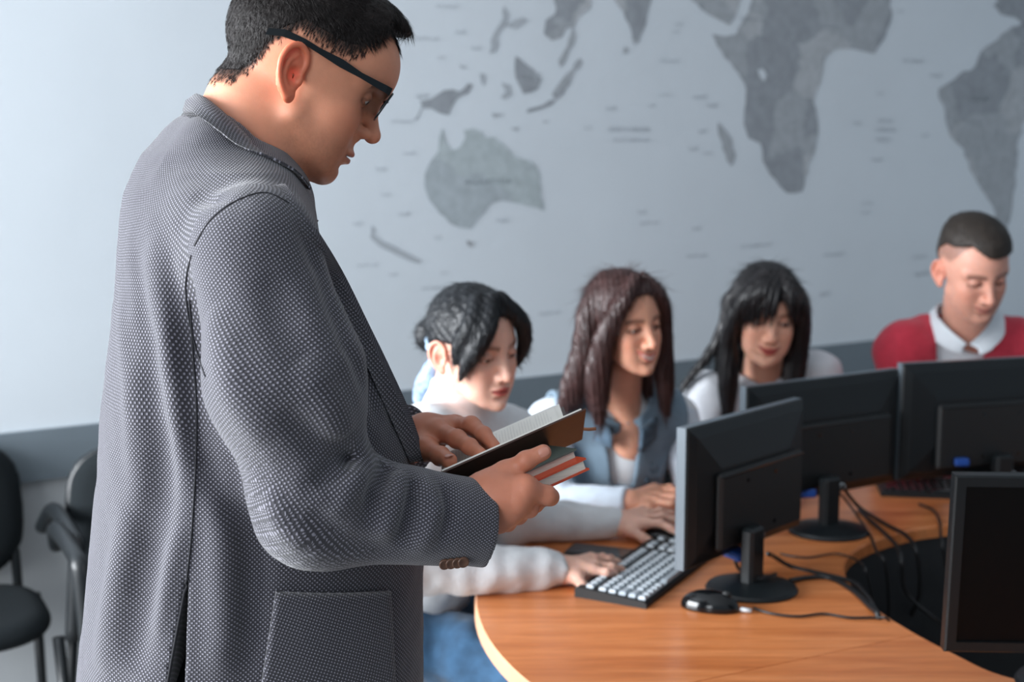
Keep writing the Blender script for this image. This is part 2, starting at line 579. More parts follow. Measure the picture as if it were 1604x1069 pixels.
land(C3([(545,288),(577,298),(582,330),(562,348),(543,342),(560,318)]), M_ink)
land(C3([(818,202),(830,215),(792,272),(762,330),(736,348),(722,330),(748,290),(775,255)]), M_land)
land(C3([(738,345),(722,366),(682,382),(633,394),(638,380),(690,367),(715,350)]), M_land, amp=1)
land(C3([(735,-60),(850,-60),(857,30),(812,60),(800,95),(770,100),(757,130),(722,142),(693,118),(700,70),(733,48)]), M_land)
land(C3([(795,90),(806,130),(774,200),(752,237),(744,212),(776,160),(786,120)]), M_land)
land(C3([(555,20),(572,50),(562,90),(542,110),(527,180),(503,188),(517,120),(543,80)]), M_ink)
land(C3([(560,90),(620,60),(640,70),(600,100)]), M_ink)
land(C3([(925,-60),(1080,-60),(1068,0),(1052,60),(1027,147),(1008,157),(993,90),(970,40),(940,0)]), M_land)
land(C3([(974,162),(991,170),(986,187),(968,187)]), M_ink)
for q in ([(395,225),(430,235),(410,240)],[(470,255),(490,260),(485,300),(476,290)],[(610,265),(690,255),(650,275)],[(510,395),(560,400),(520,412)],[(575,448),(610,444),(600,458)],[(20,335),(60,365),(30,350)],[(685,422),(715,424),(700,430)]):
    land(C3(q), M_ink, 'island', amp=1)
land(C4([(20,-60),(240,-60),(222,0),(203,60),(183,88),(130,60),(85,32),(50,0)]), M_land)
land(C4([(262,-60),(760,-60),(745,0),(750,60),(727,130),(690,187),(640,177),(590,170),(550,172),(518,197),(510,250),(490,310),(476,360),(492,440),(487,490),(467,560),(447,620),(437,668),(385,674),(358,650),(325,610),(298,560),(290,500),(250,482),(233,430),(240,360),(235,290),(200,240),(165,200),(140,160),(122,118),(170,127),(208,118),(238,60),(262,0)]), M_land, label='large mirrored African landmass')
land(C4([(143,425),(165,450),(192,490),(205,540),(190,580),(173,560),(158,500),(145,470)]), M_land)
land(C4([(1212,78),(1150,108),(1100,150),(1060,180),(1042,230),(980,265),(912,310),(912,332),(935,390),(950,470),(1000,520),(1020,590),(1050,640),(1080,690),(1110,740),(1125,812),(1150,817),(1167,740),(1182,650),(1187,560),(1192,480),(1215,420),(1290,380),(1400,250),(1350,100)]), M_land)
land(C4([(1105,-60),(1420,-60),(1400,60),(1300,70),(1212,95),(1180,62),(1130,52),(1105,20),(1120,0)]), M_land)
land(C4([(280,245),(300,240),(312,262),(303,285),(290,270)]), M_wall, 'lake', off=0.003, amp=1)
# faint place-name lettering, mirrored like the rest of the print
SM = Matrix((tuple(-wdir), (0, 0, 1), tuple(wn))).transposed()
def map_text(s, px, py, hpx, m=M_ink2, mirror=True, track=1.0):
    cu = bpy.data.curves.new('lettering', 'FONT'); cu.body = s; cu.align_x = 'CENTER'; cu.align_y = 'CENTER'
    cu.space_character = track; cu.resolution_u = 1
    p = wallpt(px, py, 0.003); d = p[1]
    cu.size = hpx * d / F * 1.4
    o = bpy.data.objects.new('lettering', cu); COL.objects.link(o)
    dg = bpy.context.evaluated_depsgraph_get(); dg.update()
    me = bpy.data.meshes.new_from_object(o.evaluated_get(dg))
    bpy.data.objects.remove(o)
    sx = -1.0 if mirror else 1.0
    right = Vector(wdir) if wdir[0] > 0 else -Vector(wdir)
    for v in me.vertices:
        c = v.co.copy()
        v.co = Vector(p) + right * (c.x * sx) + Vector((0, 0, 1)) * c.y
    if mirror: me.flip_normals()
    me.materials.append(m)
    ob = bpy.data.objects.new('lettering', me); COL.objects.link(ob); adopt(ob, mural)
    return ob
map_text('AUSTRALIA', 764, 285, 10, track=1.25)
map_text('Southern', 742, 273, 5, M_ink)
map_text('INDIAN OCEAN', 985, 203, 8, M_ink); map_text('East Indian Ocean', 988, 219, 7, M_ink)
map_text('BRAZIL', 1534, 155, 10, M_ink2)
map_text('SOUTH', 1386, 190, 7, M_ink); map_text('ATLANTIC', 1386, 204, 7, M_ink); map_text('OCEAN', 1384, 219, 7, M_ink)
rnd = random.Random(4)
words_ = ['Island', 'Ridge', 'Basin', 'Bay of Bengal', 'Reef', 'Coral Sea', 'Tasman Sea', 'Atoll', 'Plateau', 'Cape', 'Equator']
for (x, y) in [(668,60),(700,10),(690,90),(630,190),(596,265),(604,305),(640,240),(632,335),(685,372),(786,345),(1005,332),(1016,349),(1090,358),(1042,148),(1020,165),(1048,95),(1062,38),(1058,50),(1096,152),(1115,165),(1100,205),(1085,233),(1108,240),(1175,385),(1195,383),(1090,400),(1378,146),(1342,193),(1448,212),(1372,250),(1358,318),(1354,333),(1430,95),(1465,118),(1410,18),(1306,398),(1440,402),(1450,428),(1290,460),(860,490),(930,490),(575,415),(615,430),(695,428),(660,150),(600,150),(550,175),(920,200),(956,170),(680,450),(560,350),(830,262),(1180,30),(1240,60),(1300,40),(1220,130),(1240,190),(1290,90),(1200,160),(1560,210),(1520,190),(1570,120),(1550,260),(720,50),(745,75)]:
    map_text(rnd.choice(words_), x, y, rnd.uniform(4.5, 7.5), M_ink)
# ------------------------------------------------------------------ round table
def wood_mat(name, rotz=0.0):
    m = bpy.data.materials.new(name); m.use_nodes = True
    nt = m.node_tree; N = nt.nodes; L = nt.links; b = N['Principled BSDF']
    b.inputs['Roughness'].default_value = 0.30; b.inputs['Specular IOR Level'].default_value = 0.45
    tc = N.new('ShaderNodeTexCoord'); mp = N.new('ShaderNodeMapping')
    mp.inputs['Rotation'].default_value = (0, 0, rotz); mp.inputs['Scale'].default_value = (1.6, 26, 10)
    L.new(tc.outputs['Object'], mp.inputs[0])
    n1 = N.new('ShaderNodeTexNoise'); n1.inputs['Scale'].default_value = 1.3; n1.inputs['Detail'].default_value = 6; n1.inputs['Distortion'].default_value = 0.6
    L.new(mp.outputs[0], n1.inputs['Vector'])
    mp2 = N.new('ShaderNodeMapping'); mp2.inputs['Rotation'].default_value = (0, 0, rotz); mp2.inputs['Scale'].default_value = (14, 240, 20)
    L.new(tc.outputs['Object'], mp2.inputs[0])
    n2 = N.new('ShaderNodeTexNoise'); n2.inputs['Scale'].default_value = 1.0; n2.inputs['Detail'].default_value = 3
    L.new(mp2.outputs[0], n2.inputs['Vector'])
    cr = N.new('ShaderNodeValToRGB'); e = cr.color_ramp.elements
    e[0].position = 0.30; e[0].color = srgb(192, 108, 58); e[1].position = 0.72; e[1].color = srgb(228, 146, 92)
    k = e.new(0.5); k.color = srgb(212, 128, 74)
    L.new(n1.outputs['Fac'], cr.inputs[0])
    mx = N.new('ShaderNodeMix'); mx.data_type = 'RGBA'; mx.blend_type = 'MULTIPLY'; mx.inputs['Factor'].default_value = 0.35
    mr = N.new('ShaderNodeMapRange'); mr.inputs[1].default_value = 0.35; mr.inputs[2].default_value = 0.6; mr.inputs[3].default_value = 0.6; mr.inputs[4].default_value = 1.05
    L.new(n2.outputs['Fac'], mr.inputs[0]); L.new(cr.outputs[0], mx.inputs['A']); L.new(mr.outputs[0], mx.inputs['B'])
    L.new(mx.outputs['Result'], b.inputs['Base Color'])
    return m
M_wood = wood_mat('beech_veneer', -0.45)
M_wood2 = wood_mat('beech_veneer_across', -0.62)
M_edge = mat('table_edge_band', srgb(226, 170, 132), 0.4, noise=0.06)
M_black = mat('black_plastic', srgb(18, 23, 26), 0.42, spec=0.38, noise=0.08, nscale=60, bump=0.03, bscale=600)
M_blackm = mat('matt_black_plastic', srgb(15, 18, 20), 0.55, noise=0.08, nscale=60, bump=0.05, bscale=800)
M_gloss = mat('glossy_black_plastic', srgb(12, 14, 16), 0.12, noise=0.03)
M_screen = mat('dark_screen', srgb(5, 5, 6), 0.45, noise=0.02, spec=0.15)
M_apron = mat('dark_table_panel', srgb(40, 43, 46), 0.6, noise=0.1)
M_blue = mat('blue_connector', srgb(30, 72, 150), 0.4, noise=0.05)
M_white = mat('white_plastic', srgb(205, 212, 216), 0.4, noise=0.03)
M_key = mat('worn_key_caps', srgb(178, 188, 196), 0.35, noise=0.12, nscale=200)
M_cable = mat('black_cable_rubber', srgb(20, 21, 23), 0.45, noise=0.05)
TZ = 0.75
OC = np.array([0.89, 2.38]); OR = 0.96
inner = [(0.80, 1.98), (0.737, 2.09), (0.683, 2.25), (0.660, 2.40), (0.668, 2.54), (0.715, 2.66), (0.80, 2.76), (0.93, 2.85), (1.12, 2.90), (1.34, 2.87), (1.5, 2.75), (1.58, 2.55), (1.6, 2.35), (1.56, 2.12), (1.44, 1.95), (1.25, 1.86), (1.0, 1.86)]
inn = [p[:2] for p in catmull([(x, y, 0) for x, y in inner], 6, True)]
outer = [OC + OR * np.array([math.cos(t), math.sin(t)]) * np.array([1.0, 1.0]) for t in np.linspace(0, 2 * math.pi, 121)[:-1]]
table = empty('round_conference_table', (OC[0], OC[1], 0))
tag(table, 'orange beech ring-shaped conference table with dark inner panel and open centre', 'table')
def ring_part(a0, a1, name, m):
    """slab of table top between two radial angles about OC (ring between hole and rim)"""
    n = 60
    vs = []; fs = []
    c2 = np.array([1.10, 2.38])
    def inner_hit(t):
        d = np.array([math.cos(t), math.sin(t)]); best = 0.4
        for i in range(len(inn)):
            a = np.array(inn[i]) - c2; b = np.array(inn[(i + 1) % len(inn)]) - c2
            e = b - a; den = d[0] * e[1] - d[1] * e[0]
            if abs(den) < 1e-9: continue
            s = (a[0] * e[1] - a[1] * e[0]) / den; u = (a[0] * d[1] - a[1] * d[0]) / den
            if s > 0 and -1e-6 <= u <= 1 + 1e-6: best = s
        return c2 + d * best
    def outer_hit(t):
        d = np.array([math.cos(t), math.sin(t)]); o = c2 - OC
        bq = o.dot(d); cq = o.dot(o) - OR * OR
        return c2 + d * (-bq + math.sqrt(bq * bq - cq))
    th, bv = 0.027, 0.004
    for i in range(n + 1):
        t = a0 + (a1 - a0) * i / n
        pi_, po = inner_hit(t), outer_hit(t)
        r = (po - pi_) / np.linalg.norm(po - pi_)
        for (q, z) in ((pi_, TZ - th), (pi_, TZ - bv), (pi_ + r * bv, TZ), (po - r * bv, TZ), (po, TZ - bv), (po, TZ - th)):
            vs.append((q[0], q[1], z))
    for i in range(n):
        for k in range(6):
            j = (k + 1) % 6
            fs.append((i * 6 + k, i * 6 + j, (i + 1) * 6 + j, (i + 1) * 6 + k))
    fs.append(tuple(range(6))); fs.append(tuple(n * 6 + k for k in range(5, -1, -1)))
    b = MB(); b.add(vs, fs); o = b.build(name, m, table)
    o.data.materials.append(M_edge)
    for f in o.data.polygons:
        if abs(f.normal.z) < 0.8 and f.index < n * 6 and (Vector(OC) - f.center.xy).length > 0.9: f.material_index = 1
    return o
g = 0.0012
sa = math.atan2(2.03 - 2.38, 0.41 - 1.10)            # seam of the near segment
def norm2(a): return a % (2 * math.pi)
ring_part(sa - 1.62 + g, sa - g, 'tabletop_segment', M_wood) if False else None
A_S = norm2(sa)                                       # about 207 degrees
ring_part(A_S + g, A_S + 1.45 - g, 'tabletop_segment', M_wood2)
ring_part(A_S - 2.35 + g, A_S - g, 'tabletop_segment', M_wood)
ring_part(A_S + 1.45 + g, A_S + 2 * math.pi - 2.35 - g, 'tabletop_segment', M_wood)
def wall_ring(pts, z0, z1, th, name, m):
    n = len(pts); P = [np.array(p) for p in pts]
    c = sum(P) / n; vs = []; fs = []
    for p in P:
        r = (p - c) / np.linalg.norm(p - c)
        for q, z in ((p, z0), (p, z1), (p + r * th, z1), (p + r * th, z0)): vs.append((q[0], q[1], z))
    for i in range(n):
        for k in range(4):
            j = (k + 1) % 4; i2 = (i + 1) % n
            fs.append((i * 4 + k, i * 4 + j, i2 * 4 + j, i2 * 4 + k))
    b = MB(); b.add(vs, fs); return b.build(name, m, table)
ci = sum(np.array(p) for p in inn) / len(inn)
wall_ring([np.array(p) + (np.array(p) - ci) * 0.015 for p in inn], 0.18, TZ - 0.028, 0.018, 'inner_panel', M_apron)
for t in (2.3, 3.5, 4.6, 5.8, 0.9):
    p = OC + 0.80 * np.array([math.cos(t), math.sin(t)])
    MB().tube([(p[0], p[1], 0.0), (p[0], p[1], TZ - 0.028)], 0.03, 16).build('leg', M_apron, table, True)

# ------------------------------------------------------------------ monitors
def monitor(name, left, right, ztop, hgt, base, label, tilt=0.0, screen_to_us=False, base_rot=0.0, extra=None, neck_z=0.86):
    """left/right: floor positions of the two upright edges of the panel"""
    L_, R_ = np.array(left), np.array(right)
    w = np.linalg.norm(R_ - L_); u = (R_ - L_) / w
    n = np.array([u[1], -u[0]])
    if n[1] > 0: n = -n                                 # towards the camera
    c = (L_ + R_) / 2
    root = empty(name, (base[0], base[1], TZ))
    tag(root, label, 'monitor', 'monitors on the round table')
    Mx = Matrix(((u[0], n[0], 0), (u[1], n[1], 0), (0, 0, 1))).to_4x4()
    tl = Matrix.Rotation(tilt, 4, 'X')
    T = Matrix.Translation((c[0], c[1], ztop - hgt / 2)) @ Mx @ tl
    fr = -1.0 if not screen_to_us else 1.0              # side that carries the screen along local y
    def P(x, y, z): return T @ Vector((x, y * fr, z))
    # shell: a shallow tray with chamfered rear
    b = MB(); vs = []; fs = []
    hw, hh = w / 2, hgt / 2
    prof = [(0.0, 0.010), (0.0, -0.006), (0.003, -0.010), (0.020, -0.019), (0.085, -0.030)]
    cols = []
    for (ins, y) in prof:
        ring = [P(-hw + ins, y, -hh + ins), P(hw - ins, y, -hh + ins), P(hw - ins, y, hh - ins), P(-hw + ins, y, hh - ins)]
        cols.append(ring)
    for r_ in cols: vs += r_
    for i in range(len(prof) - 1):
        for k in range(4):
            fs.append((i * 4 + k, i * 4 + (k + 1) % 4, (i + 1) * 4 + (k + 1) % 4, (i + 1) * 4 + k))
    fs.append(tuple(len(vs) - 4 + k for k in range(4))); fs.append((3, 2, 1, 0))
    b.add(vs, fs); sh = b.build('rear_shell', M_black, root)
    # raised electronics housing with the long groove over it
    b = MB(); b.box((0, 0, 0), (w * 0.72, 0.016, hgt * 0.56), 0.006)
    o = b.build('housing', M_blackm, root)
    o.matrix_basis = T @ Matrix.Translation((w * 0.02, -0.034 * fr, -hgt * 0.125))
    b = MB(); b.box((0, 0, 0), (w * 0.70, 0.004, 0.005), 0.001)
    o = b.build('vent_groove', M_gloss, root)
    o.matrix_basis = T @ Matrix.Translation((w * 0.02, -0.0425 * fr, hgt * 0.130))
    for (qx, qz) in ((-0.05, 0.05), (0.05, 0.05), (-0.05, -0.05), (0.05, -0.05)):
        b = MB(); b.lathe((0, 0, 0), [(0.004, -0.001), (0.004, 0.0012), (0.002, 0.0008)], 12)
        o = b.build('screw', M_gloss, root)
        o.matrix_basis = T @ Matrix.Translation((qx, -0.0422 * fr, qz - hgt * 0.13)) @ Matrix.Rotation(math.pi / 2, 4, 'X')
    # bezel and screen
    b = MB(); bz = 0.016
    def rect(ins, y): return [P(-hw + ins, y, -hh + ins), P(hw - ins, y, -hh + ins), P(hw - ins, y, hh - ins), P(-hw + ins, y, hh - ins)]
    vs = rect(-0.0006, -0.006) + rect(-0.0006, 0.013) + rect(0.002, 0.016) + rect(bz, 0.016) + rect(bz, 0.0105)
    fs = []
    for i in range(4):
        for k in range(4): fs.append((i * 4 + k, i * 4 + (k + 1) % 4, (i + 1) * 4 + (k + 1) % 4, (i + 1) * 4 + k))
    b.add(vs, fs); b.build('bezel', M_edgegrey if not screen_to_us else M_black, root)
    b = MB(); b.add(rect(bz, 0.011) + rect(bz, 0.0104), [(0, 1, 2, 3), (7, 6, 5, 4)]); b.build('screen', M_screen, root, fix=False)
    # stand
    bx, by = base
    bt = np.array([bx, by]); 
    b = MB(); b.lathe((bx, by, TZ), [(0.086, 0.0), (0.088, 0.004), (0.084, 0.010), (0.060, 0.015), (0.024, 0.020)], 48, 1.0, 0.92, base_rot)
    autosmooth(b.build('base', M_black, root), 40)
    T2 = Matrix.Translation((bx, by, TZ)) @ Mx
    b = MB(); b.box((0, 0, 0), (0.048, 0.028, neck_z - TZ + 0.03), 0.006)
    o = b.build('neck', M_black, root); o.matrix_basis = T2 @ Matrix.Translation((0, 0.0, (neck_z - TZ) / 2))
    # bracket from the neck to the panel
    pc = T @ Vector((0, -0.03 * fr, -hh + 0.03))
    b = MB(); b.tube([(bx, by, neck_z - 0.01), ((bx + pc.x) / 2, (by + pc.y) / 2, (neck_z + pc.z) / 2), tuple(pc)], 0.02, 12)
    b.build('hinge', M_blackm, root, True)
    if extra: extra(root, T, Mx)
    return root
M_edgegrey = mat('grey_bezel_side', srgb(92, 102, 110), 0.35, noise=0.04)
def plug(root, p, d, m=None, name='connector', s=(0.02, 0.034, 0.013)):
    b = MB(); b.box((0, 0, 0), s, 0.003); o = b.build(name, m or M_blue, root)
    q = Vector(d).to_track_quat('Y', 'Z').to_matrix().to_4x4()
    o.matrix_basis = Matrix.Translation(p) @ q
    return o
def xy(px, py, z): p = atz(px, py, z); return (p[0], p[1])
b1 = xy(1177, 925, TZ); b2 = xy(1297, 834, TZ)
m1L = at(1070, 700, 2.35); m1R = at(1250, 700, 2.66)
m2L = at(1165, 650, 2.785); m2R = at(1402, 650, 3.04)
m3L = at(1408, 650, 3.02); m3R = at(1690, 650, 3.17)
m4L = at(1483, 900, 1.90); m4R = at(1960, 900, 1.88)
b3 = (m3L[:2] + m3R[:2]) / 2 + np.array([0.01, -0.06])
b4 = (m4L[:2] + m4R[:2]) / 2 + np.array([0.0, 0.06])
b1w = None
def vga(px, py, Y, d):
    def f(root, T, Mx):
        for (x, y, m_) in px_list: pass
    return f
def ex1(root, T, Mx):
    plug(root, at(1150, 866, 2.47), (-0.1, 0.1, -1), M_blue, s=(0.034, 0.018, 0.05))
    plug(root, at(1190, 836, 2.44), (0, 0, -1), M_white, 'connector', s=(0.016, 0.012, 0.018))
def ex2(root, T, Mx):
    plug(root, at(1264, 770, 2.86), (0, 0, -1), M_blue, s=(0.034, 0.018, 0.05))
    plug(root, at(1318, 762, 2.88), (0, 0, -1), M_white, 'connector', s=(0.016, 0.012, 0.018))
def ex3(root, T, Mx):
    plug(root, at(1503, 722, 3.03), (0, 0, -1), M_blue, s=(0.034, 0.018, 0.045))
    plug(root, at(1566, 720, 3.03), (0, 0, -1), M_white, 'connector', s=(0.018, 0.012, 0.02))
monitor('computer_monitor', m1L[:2], m1R[:2], 1.078, 0.268, b1, 'black monitor seen from behind nearest the man with books, foreground of the table', extra=ex1)
monitor('computer_monitor', m2L[:2], m2R[:2], 1.080, 0.270, b2, 'black monitor seen from behind in front of the woman with black fringe', extra=ex2)
monitor('computer_monitor', m3L[:2], m3R[:2], 1.095, 0.278, b3, 'black monitor seen from behind in front of the man in red cardigan', extra=ex3)
monitor('computer_monitor', m4L[:2], m4R[:2], 1.105, 0.276, b4, 'black monitor turned with its dark blank screen towards the viewer at right edge', tilt=-0.06, screen_to_us=True)

# ------------------------------------------------------------------ keyboards
def keyboard(p0, p1, label, depth=0.145, name='keyboard', mk=None):
    """p0,p1: floor positions of the two ends of the edge nearest the camera side; body extends to the left of p0->p1"""
    a = np.array(p0); bb = np.array(p1); u = (bb - a) / np.linalg.norm(bb - a); v = np.array([-u[1], u[0]])
    w = np.linalg.norm(bb - a)
    root = empty(name, (a[0], a[1], TZ)); tag(root, label, 'keyboard', 'keyboards on the round table')
    T = Matrix(((u[0], v[0], 0, a[0]), (u[1], v[1], 0, a[1]), (0, 0, 1, TZ), (0, 0, 0, 1)))
    bd = MB(); vs = []
    pts = [(0, 0.0), (0.0, 0.008), (0.004, 0.012), (depth - 0.004, 0.020), (depth, 0.016), (depth, 0.0)]
    for x in (0.0, w):
        for (y, z) in pts: vs.append(T @ Vector((x, y, z)))
    fs = [(k, (k + 1) % 6, 6 + (k + 1) % 6, 6 + k) for k in range(6)] + [(5, 4, 3, 2, 1, 0), tuple(range(6, 12))]
    bd.add(vs, fs); bd.build('body', M_blackm, root)
    # key caps: one shared mesh, each key its own object
    kb = MB(); s = 0.0074; t_ = 0.0056; h = 0.006
    kb.add([(-s, -s, 0), (s, -s, 0), (s, s, 0), (-s, s, 0), (-t_, -t_, h), (t_, -t_, h), (t_, t_, h), (-t_, t_, h)],
           [(4, 5, 6, 7), (0, 1, 5, 4), (1, 2, 6, 5), (2, 3, 7, 6), (3, 0, 4, 7)])
    k0 = kb.build('key', mk or M_key, root)
    nx = int((w - 0.016) / 0.0195); first = True
    gx = (w - 0.016) / nx
    for r in range(6):
        y = 0.014 + r * 0.0198 + (0.006 if r == 5 else 0)
        z = 0.012 + 0.008 * y / depth
        i = 0
        while i < nx:
            fr_ = i / nx
            if abs(fr_ - 0.655) < 0.02 or abs(fr_ - 0.80) < 0.02: i += 1; continue
            span = 1
            if r == 0 and 0.2 < fr_ < 0.42: span = 6
            elif (r in (1, 2)) and i == 0: span = 2
            x = 0.008 + gx * (i + span / 2)
            o = k0 if first else k0.copy()
            if not first: COL.objects.link(o)
            first = False
            o.parent = root; o.matrix_parent_inverse = root.matrix_basis.inverted()
            o.matrix_basis = T @ Matrix.Translation((x, y, z)) @ Matrix.Diagonal((1 + (span - 1) * 1.29, 1.0, 1, 1))
            i += span
    return root
kA = xy(1064, 930, TZ + 0.01); k0_ = xy(1012, 955, TZ); k1_ = xy(1128, 865, TZ + 0.0)
kd = np.array(k1_) - np.array(k0_); kd /= np.linalg.norm(kd)
keyboard(k0_, np.array(k0_) + kd * 0.43, 'black keyboard with light worn keys left of the nearest monitor')
q0 = xy(1380, 778, TZ); q1 = xy(1480, 782, TZ)
qd = np.array(q1) - np.array(q0); qd /= np.linalg.norm(qd)
keyboard(np.array(q0), np.array(q0) + np.array([qd[0], qd[1]]) * 0.42, 'black keyboard behind the gap between the two far monitors', mk=M_gloss)

# ------------------------------------------------------------------ mice, phone
def mouse(c, ang, label, cable=None):
    root = empty('computer_mouse', (c[0], c[1], TZ)); tag(root, label, 'mouse', 'computer mice on the round table')
    R = rot(ang)
    def sd(p):
        q = (p - V3((c[0], c[1], TZ))) @ R.astype(f4)
        d = ell(q, (0, 0, 0.004), (0.054, 0.030, 0.032))
        d = smax(d, -q[:, 2], 0.003)
        return d
    V, Q = surface(sd, (c[0] - .07, c[1] - .07, TZ - .005), (c[0] + .07, c[1] + .07, TZ + .045), 0.0022)
    big_mesh('body', V, Q, M_gloss, root)
    f = R[:, 0]
    b = MB(); p = np.array([c[0], c[1], TZ]) + f * 0.030 + np.array([0, 0, 0.0285])
    l = R[:, 1]
    b.tube([p - l * 0.003, p + l * 0.003], 0.009, 16); b.build('scroll_wheel', M_blackm, root, True)
    b = MB(); q = np.array([c[0], c[1], TZ]) + f * 0.056
    b.tube([q + np.array([0, 0, .006]), q + f * 0.02 + np.array([0, 0, .005])], 0.004, 10); b.build('cable_sleeve', M_white if cable else M_blackm, root, True)
    return root
mc = xy(1112, 946, TZ + 0.01)
mouse(mc, -0.35, 'glossy black mouse lying beside the round base of the nearest monitor', True)
mc2 = xy(1040, 845, TZ + 0.01)
mouse(mc2, 2.6 - math.pi, 'black mouse under a hand with a white sleeve beyond the phone')
ph = empty('mobile_phone', tuple(atz(943, 870, TZ))); tag(ph, 'dark mobile phone lying flat beyond the white-sleeved hand', 'phone')
pa = np.array(xy(890, 864, TZ)); pb = np.array(xy(998, 876, TZ)); pu = (pb - pa) / np.linalg.norm(pb - pa); pv = np.array([-pu[1], pu[0]])
PT = Matrix(((pu[0], pv[0], 0, (pa + pb)[0] / 2), (pu[1], pv[1], 0, (pa + pb)[1] / 2), (0, 0, 1, TZ), (0, 0, 0, 1)))
b = MB(); b.box((0, 0, 0), (0.150, 0.072, 0.009), 0.003); o = b.build('case', M_blackm, ph); o.matrix_basis = PT @ Matrix.Translation((0, 0, 0.0045))
b = MB(); b.box((0, 0, 0), (0.140, 0.066, 0.0012), 0.0004); o = b.build('screen', mat('phone_glass', srgb(40, 48, 54), 0.1), ph); o.matrix_basis = PT @ Matrix.Translation((0, 0, 0.0094))

# ------------------------------------------------------------------ cables
def cable(pts, r, label, n=8):
    P = [atz(x, y, z) for (x, y, z) in pts]
    b = MB(); b.tube(catmull(P, n), r * 1.25, 8)
    o = b.build('cable', M_cable, None, True)
    return tag(o, label, 'cable', 'black cables on the round table')
Z = TZ + 0.004
cable([(1203, 868, .84), (1212, 872, .79), (1240, 888, Z), (1290, 900, Z), (1335, 912, Z), (1356, 932, Z + .002), (1372, 958, .755), (1388, 1000, .70), (1400, 1060, .60)], 0.0035, 'black cable running from behind the nearest monitor neck into the table hole')
cable([(1238, 910, Z + .004), (1262, 906, Z), (1300, 906, Z), (1334, 924, Z), (1362, 950, Z + .003), (1376, 966, .755), (1380, 1010, .69), (1378, 1060, .6)], 0.0042, 'thicker black cable leaving the round base of the nearest monitor')
cable([(1180, 953, Z), (1210, 962, Z), (1250, 966, Z), (1290, 962, Z), (1330, 968, Z), (1370, 968, Z), (1392, 972, .752), (1405, 1010, .66), (1412, 1060, .55)], 0.002, 'thin mouse cable crossing the orange table front')
cable([(1152, 880, .79), (1158, 892, .765), (1172, 903, .773), (1190, 908, .773), (1215, 900, Z)], 0.003, 'short black cable looping around the nearest monitor neck')
cable([(1320, 762, .84), (1332, 780, .79), (1352, 800, Z), (1388, 822, Z), (1420, 840, Z + .003), (1436, 868, .742), (1440, 930, .62), (1424, 985, .5), (1440, 1050, .35)], 0.0035, 'black cable hanging from behind the second monitor over the hole edge')
cable([(1312, 770, .83), (1330, 790, .78), (1362, 838, Z), (1372, 862, Z + .002), (1386, 885, .742), (1392, 950, .6), (1384, 1030, .4)], 0.0025, 'thin black cable drooping left of the second monitor cable')
cable([(1440, 790, Z), (1462, 800, Z), (1472, 818, Z), (1474, 842, Z), (1480, 880, .7), (1490, 960, .5)], 0.0025, 'thin black cable beyond the table hole beside the far keyboard')
cable([(1222, 868, Z), (1262, 874, Z), (1310, 868, Z), (1345, 880, Z), (1358, 900, .752), (1370, 960, .6)], 0.0016, 'hair-thin cable lying between the two nearer monitor bases')
cable([(1345, 800, Z), (1400, 850, Z + .002), (1412, 880, .745), (1420, 930, .66), (1470, 975, .6), (1490, 990, .55)], 0.0035, 'black cable looping inside the table hole towards the blank screen')

